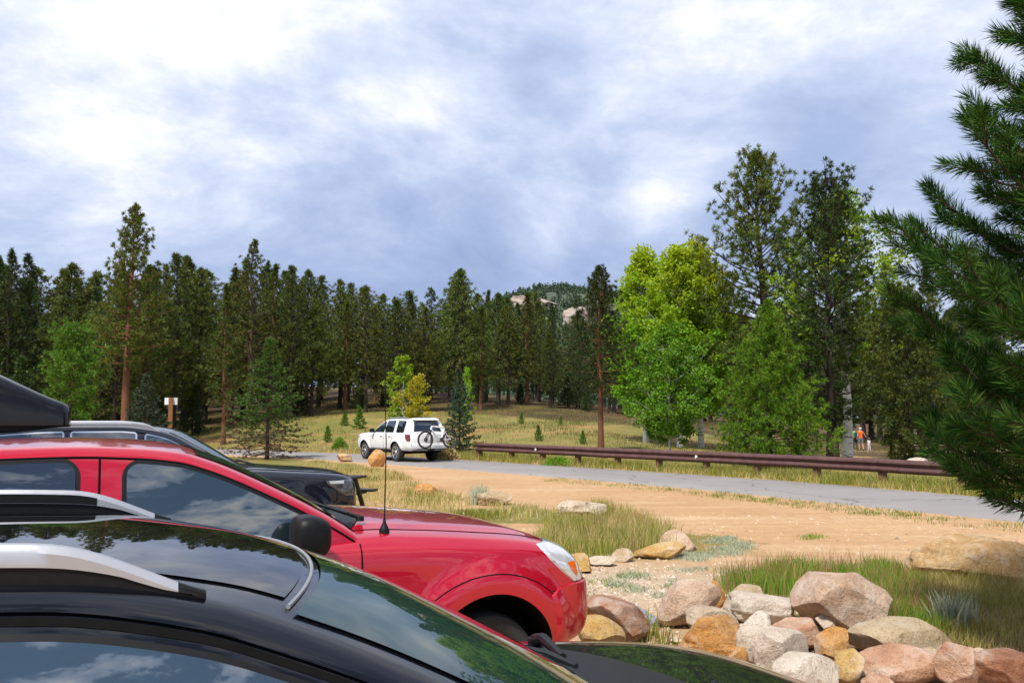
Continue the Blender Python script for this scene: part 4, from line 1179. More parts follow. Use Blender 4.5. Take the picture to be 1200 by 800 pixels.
def box_wagon():
    L = 4.6
    keys = [(0, .52, .36, .56, .62), (.05, .68, .3, .66, .72), (.15, .78, .24, .74, .80), (.4, .85, .2, .80, .86), (.9, .88, .2, .87, .93), (1.3, .885, .2, .92, .97), (3.8, .885, .22, .95, .98), (4.4, .84, .3, .93, .97), (4.6, .74, .38, .86, .9)]
    cab = dict(roof=[(1.2, .93), (1.35, .985), (1.85, 1.29), (2.15, 1.43), (2.4, 1.50), (2.8, 1.53), (3.4, 1.52), (4.0, 1.46), (4.25, 1.36), (4.5, .95)],
               yb=[(1.2, .78), (2, .81), (3.6, .80), (4.5, .73)], zb0=.96, k1=.26, k2=.2, header=2.15, bow=.16, crown=.045, rc=.08)
    c = Car('charcoal estate car carrying a black roof box, mostly hidden behind the red pickup', 'car', 'estate_car', L, keys, cab, 'charcoal_paint',
            [(.88, .32, .32, .375), (3.6, .32, .32, .375)], lot(WAGON_U - L / 2, WAGON_N, WAGON_Z), TH, flare=.01, ds=.06, nt=40)
    c.build_body(); c.build_cab('roof')
    for sd in (-1, 1):
        for a, b in ((1.6, 2.45), (2.55, 3.3), (3.4, 4.0)):
            f = c.side_pane('window_seal', a, b, 1.0, .08, 'rubber', .016, .003, .06, sd)
            w = c.side_pane('side_window', a, b, 1.0, .08, 'tint_glass', 0, .007, .05, sd); f.parent = w
        c.low_patch('headlight', [(.60, .10, .30), (.66, .10, .42), (.73, .16, .46)], 'lamp_lens', .004, 10, sd, thick=.005)
        c.low_patch('tail_light', [(.75, 4.3, 4.57), (.9, 4.3, 4.55)], 'tail_red', .006, 8, sd, thick=.006)
    c.top_pane('windshield', 1.36, 2.16, .94, 'windscreen_glass'); c.top_pane('rear_window', 4.27, 4.42, .85, 'tint_glass')
    for q in (2.5, 3.3):
        mb = MB(); mb.tube([c.P(q, y, 1.60 - .03 * abs(y)) for y in np.linspace(-.56, .56, 9)], .018, 8)
        for y in (-.56, .56): mb.box(tuple(c.P(q, y, 1.53)), (.07, .05, .13))
        mb.build('crossbar', MATS['black_plastic'], c.root)
    c.mirror(1.62, 1.0, (.15, .2, .15), 'charcoal_paint', out=.06)
    c.build_wheels(5, 'wheel_alloy', .22)
    # roof box: a thing of its own strapped to the crossbars
    r = empty('roof_box', lot(BOX_U, WAGON_N - .12, BOX_Z), TH, 'black hard-shell roof cargo box with tapered nose, strapped on the estate car', 'roof box')
    def prof(x):      # x from the nose backwards
        w = .40 * (.52 + .48 * sst(-.05, .75, x)); top = .20 + .45 * sst(-.25, 1.05, x) - .05 * sst(1.4, 2.1, x)
        return w, top
    rows = []; low_rows = []
    for x in (0, .012, .05, .12, .25, .4, .55, .7, .9, 1.1, 1.3, 1.5, 1.7, 1.9, 2.02, 2.05):
        w, top = prof(x)
        e = .82 if x in (0, 2.05) else (.94 if x in (.012, 2.02) else 1)
        b = .065
        rows.append([(-x, -w * e, b), (-x, -w * 1.0 * e, b + (top - b) * .25 * e), (-x, -w * .97 * e, b + (top - b) * .62 * e), (-x, -w * .86 * e, b + (top - b) * .90 * e), (-x, -w * .62 * e, b + (top - b) * .985 * e), (-x, 0, b + (top - b) * e),
                     (-x, w * .62 * e, b + (top - b) * .985 * e), (-x, w * .86 * e, b + (top - b) * .90 * e), (-x, w * .97 * e, b + (top - b) * .62 * e), (-x, w * e, b + (top - b) * .25 * e), (-x, w * e, b)])
        lift = .05 * (1 - sst(0, .5, x))
        low_rows.append([(-x, -w * e * .985, .063), (-x, -w * e * .97, .02 + lift), (-x, -w * e * .8, lift), (-x, w * e * .8, lift), (-x, w * e * .97, .02 + lift), (-x, w * e * .985, .063)])
    mb = MB(); mb.grid(rows, 0, close_v=True); mb.face(rows[0]); mb.face(rows[-1][::-1]); mb.build('lid', MATS['box_shell'], r, recalc=True, angle=50)
    mb = MB(); mb.grid(low_rows, 0, close_v=True); mb.face(low_rows[0]); mb.face(low_rows[-1][::-1]); mb.build('tray', MATS['black_plastic'], r, recalc=True, angle=35)
    return c

def white_suv():
    L = 4.83
    keys = [(0, .66, .50, .80, .86), (.03, .76, .46, .92, .98), (.10, .85, .42, 1.0, 1.06), (.22, .91, .40, 1.05, 1.12), (.5, .94, .40, 1.09, 1.16), (1.0, .95, .40, 1.12, 1.20), (1.35, .95, .40, 1.14, 1.23),
            (1.7, .95, .40, 1.15, 1.2), (4.3, .95, .42, 1.17, 1.2), (4.65, .94, .44, 1.16, 1.2), (4.78, .90, .47, 1.14, 1.18), (4.83, .84, .50, 1.10, 1.15)]
    cab = dict(roof=[(1.28, 1.15), (1.42, 1.24), (1.9, 1.53), (2.2, 1.69), (2.4, 1.745), (2.8, 1.785), (3.5, 1.795), (4.2, 1.785), (4.50, 1.74), (4.60, 1.60), (4.72, 1.30), (4.79, 1.10)],
               yb=[(1.3, .86), (2, .885), (4, .885), (4.75, .86)], zb0=1.16, k1=.24, k2=.14, header=2.2, bow=.15, crown=.04, rc=.07)
    c = Car('white sport utility vehicle with a bicycle on its tail, driving away along the road', 'car', 'sport_utility', L, keys, cab, 'white_paint',
            [(.93, .39, .385, .45), (3.72, .39, .385, .45)], WSUV_LOC, WSUV_RZ, flare=.035, ds=.05, nt=44)
    c.build_body(); c.build_cab('roof')
    for sd in (-1, 1):
        for a, b, mt in ((1.78, 2.62, 'clear_dark_glass'), (2.72, 3.42, 'tint_glass'), (3.66, 4.28, 'tint_glass')):
            f = c.side_pane('window_seal', a, b, 1.21, .085, 'rubber', .018, .003, .06, sd)
            w = c.side_pane('side_window', a, b, 1.21, .085, mt, 0, .007, .06, sd); f.parent = w
        mb = MB()
        c.low_line([(1.55, z) for z in np.linspace(.5, 1.15, 14)], .006, mb, side=sd)
        c.low_line([(2.67, z) for z in np.linspace(.5, 1.16, 14)], .006, mb, side=sd)
        c.low_line([(3.40, z) for z in np.linspace(.85, 1.16, 10)], .006, mb, side=sd)
        mb.build('shut_line', MATS['gap'], c.body)
        mb = MB(); mb.box(tuple(c.P(2.33, sd * .88, .42)), (1.75, .10, .12)); mb.build('side_step', MATS['black_plastic'], c.root)
        c.low_patch('headlight', [(.88, .10, .30), (.95, .09, .42), (1.03, .16, .44)], 'lamp_lens', .004, 10, sd, thick=.006)
        c.low_patch('tail_light', [(.86, 4.70, 4.815), (.95, 4.58, 4.815), (1.10, 4.52, 4.80), (1.135, 4.50, 4.79)], 'tail_red', .012, 10, sd, thick=.02)
        hb = MB()
        for a in (2.38, 3.12): hb.tube([Vector((c.P(q, 0, 0).x, sd * (c.low(q, c.tz(q, 1.05))[1] + .025), 1.05)) for q in np.linspace(a, a + .2, 5)], .016, 6)
        hb.build('door_handle', MATS['white_paint'], c.body)
    c.top_pane('windshield', 1.44, 2.2, .94, 'windscreen_glass'); c.top_pane('rear_window', 4.545, 4.735, .86, 'tint_glass', .006, n=16)
    mb = MB(); mb.grid([[tuple(c.P(q, f * .60, z)) for f in np.linspace(-1, 1, 9)] for q, z in ((4.42, 1.79), (4.60, 1.745), (4.66, 1.715), (4.64, 1.70), (4.5, 1.70))]); mb.build('rear_spoiler', MATS['white_paint'], c.root)
    c.rails(2.55, 4.25, .64, .05, .035, ('rail_silver', 'black_plastic'), nose=.15)
    c.mirror(1.80, 1.22, (.15, .22, .18), 'black_plastic', out=.07)
    mb = MB(); rows = [[tuple(c.P(q, f * w, z)) for f in np.linspace(-1, 1, 13)] for q, z, w in ((4.80, .74, .86), (4.88, .73, .84), (4.905, .66, .83), (4.89, .56, .82), (4.80, .50, .80))]
    mb.grid(rows); mb.build('rear_bumper', MATS['white_paint'], c.root)
    mb = MB(); mb.box(tuple(c.P(4.45, 0, .44)), (.6, 1.3, .12)); mb.tube([c.P(4.4, .55, .42), c.P(4.95, .58, .42)], .035, 10); mb.box(tuple(c.P(3.72, 0, .38)), (.14, 1.5, .14)); mb.box(tuple(c.P(2.3, 0, .45)), (4.0, .8, .12)); mb.build('underbody', MATS['gap'], c.root)
    mb = MB(); mb.box(tuple(c.P(4.845, 0, .93)), (.02, .36, .16)); mb.build('number_plate', MATS['white_plate'], c.root)
    c.build_wheels(6, 'silver_metal', .26)
    M = Matrix.Translation(WSUV_LOC) @ Matrix.Rotation(WSUV_RZ, 4, 'Z')
    # hitch rack
    r = empty('bike_rack', M @ c.P(5.08, 0, .50), WSUV_RZ, 'black tow-hitch bike rack behind the white sport utility vehicle', 'bike rack')
    mb = MB(); mb.box((.10, 0, 0), (.50, .06, .06)); mb.build('hitch_bar', MATS['black_plastic'], r)
    mb = MB(); mb.box((-.12, 0, .04), (.12, 1.45, .035)); mb.build('wheel_tray', MATS['black_plastic'], r)
    mb = MB(); mb.tube([(.02, .05, .02), (.0, .05, .75), (-.06, .05, .80)], .02, 8); mb.build('clamp_arm', MATS['black_plastic'], r)
    # bicycle: lies across the tail, wheels in the tray; x along the bike
    b = empty('bicycle', M @ c.P(5.20, -.22, .56), WSUV_RZ + math.pi / 2, 'white and black mountain bike hung across the tail of the white sport utility vehicle', 'bicycle')
    Rw = .36
    def whl(x):
        mb = MB(); mb.lathe([(Rw - .065, -.018), (Rw - .03, -.036), (Rw, -.02), (Rw, .02), (Rw - .03, .036), (Rw - .065, .018), (Rw - .065, -.018)], (0, 0, 0), 'y', 40)
        w = mb.build('wheel', MATS['tyre_rubber'], b, (x, 0, Rw))
        rb = MB(); rb.lathe([(Rw - .053, -.013), (Rw - .075, -.010), (Rw - .075, .010), (Rw - .053, .013)], (0, 0, 0), 'y', 40)
        rb.lathe([(.001, -.05), (.03, -.05), (.03, .05), (.001, .05)], (0, 0, 0), 'y', 14); rb.lathe([(.04, .032), (.09, .032), (.09, .036), (.04, .036)], (0, 0, 0), 'y', 20)
        for k in range(20):
            a = 2 * math.pi * k / 20; rb.tube([(.03 * math.cos(a + .4), .02 * (-1) ** k, .03 * math.sin(a + .4)), ((Rw - .07) * math.cos(a), 0, (Rw - .07) * math.sin(a))], .0025, 3, cap=False)
        rb.build('rim', MATS['lamp_dark'], w)
    whl(-.58); whl(.60)
    fb = MB(); BB = (-.14, 0, .35); ST = (-.30, 0, .84); HT = (.30, 0, .90); HB = (.345, 0, .76)
    for A, B, rr_ in ((BB, ST, .030), (HT, ST, .034), (BB, HB, .042), (HT, HB, .036)): fb.tube([A, B], rr_, 10)
    for sgn in (-.05, .05): fb.tube([(BB[0], sgn * .6, BB[2]), (-.58, sgn, Rw)], .014, 8); fb.tube([(-.27, sgn * .6, .70), (-.58, sgn, Rw)], .012, 8)
    fb.build('frame', MATS['white_paint'], b)
    fk = MB()
    for sgn in (-.06, .06): fk.tube([(.355, sgn, .74), (.60, sgn, Rw)], [.024, .018], 8)
    fk.tube([(.355, -.06, .74), (.355, .06, .74)], .022, 8); fk.build('fork', MATS['black_plastic'], b)
    hb = MB(); hb.tube([(.29, 0, .92), (.26, 0, 1.0)], .018, 8); hb.tube([(.20, -.36, 1.02), (.26, -.08, .99), (.26, .08, .99), (.20, .36, 1.02)], .014, 8); hb.build('handlebar', MATS['black_plastic'], b)
    sb = MB(); sb.tube([(-.30, 0, .84), (-.33, 0, .95)], .014, 8); sb.box((-.33, 0, .97), (.27, .12, .05), taper=.8); sb.build('saddle', MATS['black_plastic'], b)
    cb = MB(); cb.lathe([(.02, .045), (.09, .045), (.09, .05), (.02, .05)], BB, 'y', 20); cb.tube([(BB[0], .06, BB[2]), (BB[0] + .16, .07, BB[2] - .06)], .011, 6); cb.tube([(BB[0], -.06, BB[2]), (BB[0] - .16, -.07, BB[2] + .06)], .011, 6)
    cb.box((BB[0] + .16, .11, BB[2] - .06), (.10, .09, .02)); cb.box((BB[0] - .16, -.11, BB[2] + .06), (.10, .09, .02)); cb.build('crankset', MATS['lamp_dark'], b)
    return c

TRUCK_TH = TH + R(4)
_tu = Vector((math.cos(TRUCK_TH), math.sin(TRUCK_TH), 0)); _tn = Vector((-_tu.y, _tu.x, 0))
TRUCK_LOC = lot(2.80, 4.75) - _tu * (5.28 / 2) + _tn * .92 + Vector((0, 0, .035))
NEAR_U, NEAR_N, NEAR_Z = 2.48, 2.21, 0.03
SUV_U, SUV_N, SUV_Z = 2.9, 12.0, 0.06
WAGON_U, WAGON_N, WAGON_Z = 1.3, 8.75, 0.12
BOX_U, BOX_Z = -.42, 1.74
_rw = at(466, 540, 35.6); _dir = Vector((-1.85, 2.5, 0)).normalized()
WSUV_RZ = math.atan2(_dir.y, _dir.x)
# left rear wheel sits at _rw: centre of the vehicle from there
WSUV_LOC = Vector((_rw.x, 35.6, .03)) + _dir * (3.72 - 4.83 / 2) - Vector((-_dir.y, _dir.x, 0)) * .82
# ------------------------------------------------------------------ build the place
make_ground(); make_road(); make_footpath(); make_sky(); make_camera()
truck = red_truck(); near = near_car(); suv = dark_suv(); wagon = box_wagon(); wsuv = white_suv()

# ---- guardrail
def guardrail():
    G = offset_poly(smooth_poly(NEAR_EDGE, 40), RW + 1.15)
    gx = np.array([p[0] for p in G]); gy = np.array([p[1] for p in G]); ratio = gx / gy
    order = np.argsort(ratio); 
    def at_px(px):
        a = (px - 600) / 1000.0
        return Vector((np.interp(a, ratio[order], gx[order]), np.interp(a, ratio[order], gy[order]), 0))
    r = empty('guardrail', at_px(820), 0, 'rusty brown steel guardrail along the far verge of the road', 'guardrail')
    o = r.location
    pts = [at_px(px) for px in np.concatenate([np.linspace(561, 1136, 60)])]
    prof = [(0, .40), (.035, .405), (.075, .44), (.08, .475), (.035, .515), (.01, .55), (.035, .585), (.08, .625), (.075, .66), (.035, .70), (0, .71), (-.012, .71)]
    rows = []
    for i, p in enumerate(pts):
        t = (pts[min(i + 1, 59)] - pts[max(i - 1, 0)]).normalized(); n = Vector((t.y, -t.x, 0))
        if n.y > 0: n = -n
        sag = .003 * math.sin(i * .7)
        rows.append([tuple(p - o + n * (a + .09) + Vector((0, 0, .37 + (b - .40) * 1.15 + gz(p.x, p.y) + sag))) for a, b in prof])
    mb = MB(); mb.grid(rows); b = mb.build('rail_beam', MATS['rust_steel'], r, angle=50)
    md = b.modifiers.new('thick', 'SOLIDIFY'); md.thickness = .006
    for px in (600, 636, 677, 723, 771, 826, 885, 954, 1030, 1123):
        p = at_px(px); mb = MB(); mb.box((0, 0, .30), (.15, .20, .72), math.atan2(-.82, .57)); mb.build('post', MATS['post_wood'], r, (p.x - o.x, p.y - o.y, gz(p.x, p.y)))
    for px, w in ((562, 0), (1134, 0)):
        p = at_px(px); mb = MB(); mb.box((0, 0, .36), (.16, .26, .80), math.atan2(-.82, .57)); mb.build('end_post', MATS['post_wood'], r, (p.x - o.x, p.y - o.y, gz(p.x, p.y)))
    for px in (631, 818, 1116):
        p = at_px(px); n = Vector((-.82, -.57, 0)); q = p + n * .15 - o
        mb = MB(); t = Vector((.57, -.82, 0)) * .05
        z = gz(p.x, p.y) + .55
        A = [q - t + Vector((0, 0, z - .07)), q + t + Vector((0, 0, z - .02)), q + t + Vector((0, 0, z + .03)), q - t + Vector((0, 0, z + .08))]
        mb.face([tuple(v) for v in A]); mb.face([tuple(v + n * .012) for v in A][::-1]); 
        for k in range(4): mb.face([tuple(A[k]), tuple(A[(k + 1) % 4]), tuple(A[(k + 1) % 4] + n * .012), tuple(A[k] + n * .012)])
        mb.build('reflector', MATS['white_plate'], r, smooth=False)
guardrail()

# ---- sign seen from behind, on a timber post
p = on(199, 500, 52)
sg = empty('sign', p, R(8), 'small white sign seen from behind on a rough orange timber post at the forest edge', 'sign')
zt = at(199, 466, 52).z - p.z
mb = MB(); mb.box((.02, -.02, zt / 2 - .15), (.24, .14, zt + .3)); mb.build('post', pm('sign_timber', (.17, .065, .022), (.27, .11, .04), 6, .85, stretch=(6, 6, 1), bump=.3), sg)
mb = MB(); mb.box((0, .08, zt - .20), (.74, .03, .42)); mb.build('sign_panel', MATS['white_plate'], sg)

# ---- picnic table beyond the navy vehicle
p = Vector((-3.72, 16.3, 0))
pt = empty('picnic_table', p, R(-18), 'dark picnic table with bench, beyond the nose of the navy vehicle', 'picnic table')
mb = MB()
for k in range(5): mb.box((0, -.32 + .16 * k, .75), (1.75, .145, .045))
mb.build('tabletop', MATS['table_plank'], pt, smooth=False)
for s_ in (-1, 1):
    mb = MB()
    for k in (0, 1): mb.box((0, s_ * (.66 + .15 * k), .46), (1.75, .135, .045))
    mb.build('bench', MATS['table_plank'], pt, smooth=False)
for s_ in (-1, 1):
    mb = MB()
    mb.box((s_ * .62, 0, .715), (.09, .74, .05)); mb.box((s_ * .62, 0, .42), (.09, 1.62, .05))
    for q in (-1, 1): mb.tube([(s_ * .68, q * .30, .70), (s_ * .68, q * .72, 0)], .045, 6)
    mb.build('leg', MATS['table_plank'], pt, smooth=False)

# ---- culvert mouth between the boulders
p = gp(772, 758, -.20); p.z = -.30
cv = empty('culvert_pipe', p, R(12), 'corrugated metal culvert mouth half hidden in grass between the boulders', 'culvert')
mb = MB(); mb.lathe([(.25 + .012 * math.sin(k * 1.6), .02 + k * .018) for k in range(50)], (0, 0, .06), 'y', 36); mb.lathe([(.235, 0), (.262, 0), (.262, .03), (.235, .03), (.235, 1.0), (.001, 1.0)], (0, 0, .06), 'y', 36, m=0)
mb.build('pipe', MATS['corrugated_metal'], cv, angle=60)

# ---- people on the trail
def person(px, foot_y, d, H, shirt, legs, shoes, hair, label, walk=.2, rz=0.0, arm=None, skin='skin', legsplit=.47, pack=None, hat=None):
    g = on(px, foot_y, d)
    r = empty('person', g, rz, label, 'person')
    k = H / 1.75
    V = [(0, 0, .95), (0, 0, 1.12), (0, .01, 1.32), (0, .02, 1.45), (0, .03, 1.53), (0, .04, 1.62), (0, .04, 1.71),
         (-.10, 0, .90), (-.11, walk * .35, .52), (-.11, walk * .15, .10), (-.11, walk * .15 + .10, .04),
         (.10, 0, .90), (.11, -walk * .15, .52), (.11, -walk * .8, .12), (.11, -walk * .8 + .10, .05),
         (-.19, .01, 1.42), (-.25, -.04, 1.16), (-.25, .06, .92), (-.25, .09, .84),
         (.19, .01, 1.42), (.25, .03, 1.16), (.26, .12, .94), (.26, .15, .86)]
    if arm:   # reaching arm: hand position
        V[20] = (.19 + (arm[0] - .19) * .5, .03, 1.42 + (arm[1] - 1.42) * .5); V[21] = (arm[0] * .95, .05, arm[1] + .06); V[22] = (arm[0], .06, arm[1])
    E = [(0, 1), (1, 2), (2, 3), (3, 4), (4, 5), (5, 6), (0, 7), (7, 8), (8, 9), (9, 10), (0, 11), (11, 12), (12, 13), (13, 14), (3, 15), (15, 16), (16, 17), (17, 18), (3, 19), (19, 20), (20, 21), (21, 22)]
    Rd = [.15, .14, .16, .13, .06, .095, .08, .10, .065, .045, .04, .10, .065, .045, .04, .065, .048, .036, .035, .065, .048, .036, .035]
    me = bpy.data.meshes.new('person'); me.from_pydata([tuple(c * k for c in v) for v in V], E, [])
    o = link('body', me, None)
    md = o.modifiers.new('skin', 'SKIN'); md.use_smooth_shade = True
    for sv, q in zip(me.skin_vertices[0].data, Rd): sv.radius = (q * k, q * k)
    me.skin_vertices[0].data[0].use_root = True
    s2 = o.modifiers.new('sub', 'SUBSURF'); s2.levels = 2; s2.render_levels = 2
    bpy.context.view_layer.update()
    m2 = bpy.data.meshes.new_from_object(o.evaluated_get(bpy.context.evaluated_depsgraph_get()))
    o.modifiers.clear(); o.data = m2; bpy.data.meshes.remove(me); o.parent = r
    m2.materials.clear()
    for q in (skin, shirt, legs, shoes): m2.materials.append(MATS[q])
    for pl in m2.polygons:
        z = pl.center.z / k; x = abs(pl.center.x) / k
        pl.material_index = 3 if z < .09 else (2 if legsplit < z < .99 and x < .2 else (1 if .97 <= z < 1.49 and (x < .24 and z > 1.2 or x < .18) else 0))
        pl.use_smooth = True
    mb = MB(); mb.lathe([(.001, .125), (.07, .11), (.108, .05), (.112, 0), (.09, -.05), (.06, -.06)], (0, .02 * k, 1.66 * k), 'z', 16); mb.build('hair' if not hat else 'cap', MATS[hat or hair], r)
    if pack:
        mb = MB(); mb.box((0, -.20 * k, 1.22 * k), (.32 * k, .20 * k, .48 * k), taper=.8); mb.build('backpack', MATS[pack], r)
pm('skin', (.50, .28, .19), (.46, .25, .17), 10, .5)
pm('shirt_orange', (.75, .13, .02), (.65, .10, .015), 8, .8); pm('shirt_green', (.03, .50, .14), (.025, .42, .11), 8, .8); pm('shirt_pale', (.72, .60, .70), (.65, .55, .64), 8, .8)
pm('cloth_dark', (.03, .03, .04), (.05, .045, .05), 8, .85); pm('shorts_grey', (.20, .19, .21), (.16, .15, .17), 8, .85); pm('hair_brown', (.06, .035, .02), (.09, .05, .03), 20, .6); pm('cap_pale', (.55, .52, .48), (.5, .46, .42), 10, .8)
person(1009, 525, 66, 1.78, 'shirt_orange', 'shorts_grey', 'cloth_dark', 'hair_brown', 'walker in an orange top and grey shorts holding the child by the hand', .2, R(10), (.50, .98), legsplit=.52, hat='cap_pale')
person(1002, 522, 68.5, 1.66, 'shirt_green', 'cloth_dark', 'cloth_dark', 'hair_brown', 'walker in a green top and dark trousers on the trail', .2, R(20), legsplit=.1, pack='cloth_dark')
person(1018.5, 526, 66, .98, 'shirt_pale', 'shirt_pale', 'cloth_dark', 'hair_brown', 'small child in pale pink clothes on the trail', .12, R(10), legsplit=.1)

# ---- boulders ------------------------------------------------------------
BL = [
 # px, py, w px, h px, base y, depth ratio, material, label, cuts, rough, tilt, yaw, extra
 (682, 599, 56, 24, 611, .9, 'rock_cream', 'cream flat-topped boulder with rusty underside, above tall verge grass', 9, .16, 0, .2, {}),
 (797, 634, 40, 24, 645, .9, 'rock_pink', 'pale pink boulder behind the long yellow slab', 8, .08, 0, .3, {}),
 (774, 646, 62, 17, 655, .5, 'rock_yellow', 'long low yellow slab at the end of the verge grass', 10, .07, -.2, .1, {'boxy': .6}),
 (729, 651, 29, 15, 658, .8, 'rock_tan', 'small tan stone beside the long yellow slab', 7, .07, 0, .1, {}),
 (675, 660, 36, 21, 671, .9, 'rock_yellow', 'yellow stone just beyond the pickup headlight', 7, .07, 0, .1, {}),
 (704, 658, 34, 11, 663, .9, 'rock_cream', 'flat cream stone half buried in gravel between yellow and tan stones', 7, .06, 0, .1, {}),
 (499, 574, 28, 14, 581, .8, 'rock_orange', 'rust orange boulder above the pickup bonnet', 7, .10, 0, .1, {}),
 (578, 584, 46, 16, 592, .7, 'rock_tan', 'low tan boulder in dry grass by the turnout', 8, .10, 0, .1, {}),
 (441, 538, 20, 22, 547, .7, 'rock_orange', 'upright tan boulder beside the road in front of the white vehicle', 7, .07, 0, .2, {'pointy': .35}),
 (403, 536, 17, 9, 541, .8, 'rock_brown', 'low brown boulder at the road edge by the bright green bush', 6, .06, 0, .1, {}),
 (1146, 658, 146, 62, 680, .6, 'rock_brown', 'huge long tan slab on the dirt behind the grass, its shaded face brown', 14, .10, .03, .06, {'sharp': .97, 'lift': -.05, 'boxy': .8}),
 (806, 708, 80, 50, 734, .75, 'rock_pink', 'pale pink boulder with orange flank above the culvert mouth', 10, .07, -.15, .2, {}),
 (722, 726, 86, 44, 748, .7, 'rock_red', 'long reddish brown boulder leaning down beside the culvert', 9, .08, .42, .2, {}),
 (702, 744, 62, 38, 765, .8, 'rock_yellow', 'yellow boulder tucked under the reddish one by the pickup bumper', 8, .07, .35, .1, {}),
 (895, 713, 80, 32, 730, .8, 'rock_white', 'whitish boulder beside the big pink boulder', 10, .08, .06, .1, {'boxy': .5}),
 (986, 706, 108, 66, 738, .75, 'rock_pink', 'biggest pinkish boulder with sloping faces and domed top in the heap', 9, .06, .08, .25, {'pointy': .18}),
 (940, 742, 60, 30, 759, .8, 'rock_rosy', 'reddish angular stone at the foot of the biggest pink boulder', 10, .08, .08, .3, {}),
 (1058, 749, 116, 40, 772, .7, 'rock_tan', 'wide smooth tan boulder lying on the rosy oval one', 4, .04, .03, .05, {}),
 (1060, 779, 96, 37, 800, .75, 'rock_rosy', 'rosy oval boulder under the wide tan one', 5, .05, -.03, .1, {}),
 (843, 752, 98, 56, 785, .8, 'rock_orange', 'rugged orange boulder with hollowed face above the black bonnet', 12, .17, .1, .2, {}),
 (836, 730, 64, 34, 750, .7, 'rock_cream', 'cream boulder behind the rugged orange one', 6, .05, .25, .1, {}),
 (887, 751, 44, 64, 790, .8, 'rock_white', 'upright speckled pale boulder beside the rugged orange one', 6, .05, .25, .2, {'pointy': .2}),
 (918, 766, 64, 50, 798, .8, 'rock_white', 'pale blocky boulder under the reddish angular stone', 8, .05, .15, .15, {'boxy': .5}),
 (944, 788, 78, 40, 815, .8, 'rock_white_spot', 'white boulder with a rusty orange stain at the bonnet edge', 8, .05, .05, .1, {}),
 (977, 757, 46, 34, 776, .85, 'rock_orange', 'small golden stone between reddish stone and wide tan boulder', 8, .06, -.35, .2, {}),
 (998, 782, 40, 36, 803, .8, 'rock_yellow', 'mustard stone with dark stains wedged beside the rosy oval boulder', 8, .07, 0, .3, {}),
 (1126, 783, 50, 54, 815, .8, 'rock_rosy', 'upright rosy boulder next to the rosy oval one', 7, .05, -.15, .1, {}),
 (1180, 789, 74, 46, 818, .8, 'rock_red', 'dark rose blocky boulder at the end of the heap', 10, .06, .08, .1, {'boxy': .5}),
 (876, 698, 36, 24, 712, .8, 'rock_tan', 'small tan stone behind grass, beside the pale pink boulder', 8, .06, 0, .1, {}),
 (1028, 800, 40, 16, 810, .8, 'rock_rosy', 'small rosy stone beneath the rosy oval boulder', 6, .05, 0, .1, {}),
 (757, 770, 30, 20, 782, .8, 'rock_tan', 'small tan stone in front of the culvert mouth', 8, .07, 0, .2, {}),
 (968, 730, 24, 18, 742, .8, 'rock_cream', 'small cream stone pinched between the whitish and the biggest pink boulder', 8, .06, .1, .2, {}),
 (1094, 770, 26, 20, 782, .8, 'rock_tan', 'small tan stone under the end of the wide tan boulder', 8, .06, .1, .2, {}),
 (866, 772, 30, 26, 792, .8, 'rock_orange', 'small orange stone between rugged orange and speckled boulders', 8, .08, .1, .2, {}),
 (1150, 772, 28, 22, 785, .8, 'rock_pink', 'small pink stone behind upright rosy and dark rose boulders', 8, .07, .1, .2, {}),
 (838, 700, 26, 36, 722, .8, 'rock_orange', 'narrow orange stone against the pale pink boulder', 8, .07, 0, .3, {}),
]
for i, (px, py, w, h, by, dr, mt, lab, cuts, rough, tilt, yaw, kw) in enumerate(BL):
    d = gp(px, by, 0).y + .10 * w / 1000 * gp(px, by, 0).y
    s_ = d / 1000.0
    boulder(px, py, w * s_ * 1.02, h * s_ * 1.06, w * s_ * dr, by, mt, lab, 31 + i * 7, cuts, rough, tilt, yaw, d=d, **kw)
# pale creek stones showing above and below the guardrail
for i, (px, py, w, h, d, lab) in enumerate([(885, 536, 16, 7, 33, 'pale creek stone behind the guardrail near the yellowish pine'), (950, 540, 22, 8, 31, 'pale creek stone behind the guardrail beside the dark pine trunk'),
                                        (1078, 543, 26, 9, 29, 'pale creek stone behind the guardrail under the small mid green pine'), (1010, 541, 15, 6, 30, 'pinkish creek stone behind the guardrail by the white aspen trunk'),
                                        (912, 538, 12, 5, 33, 'small grey creek stone behind the guardrail')]):
    boulder(px, py, w * d / 1000, h * d / 1000 * 1.6, w * d / 1000, 0, 'rock_white' if i % 2 == 0 else 'rock_pink', lab, 401 + i, 8, .06, d=d, group='creek stones behind the guardrail')

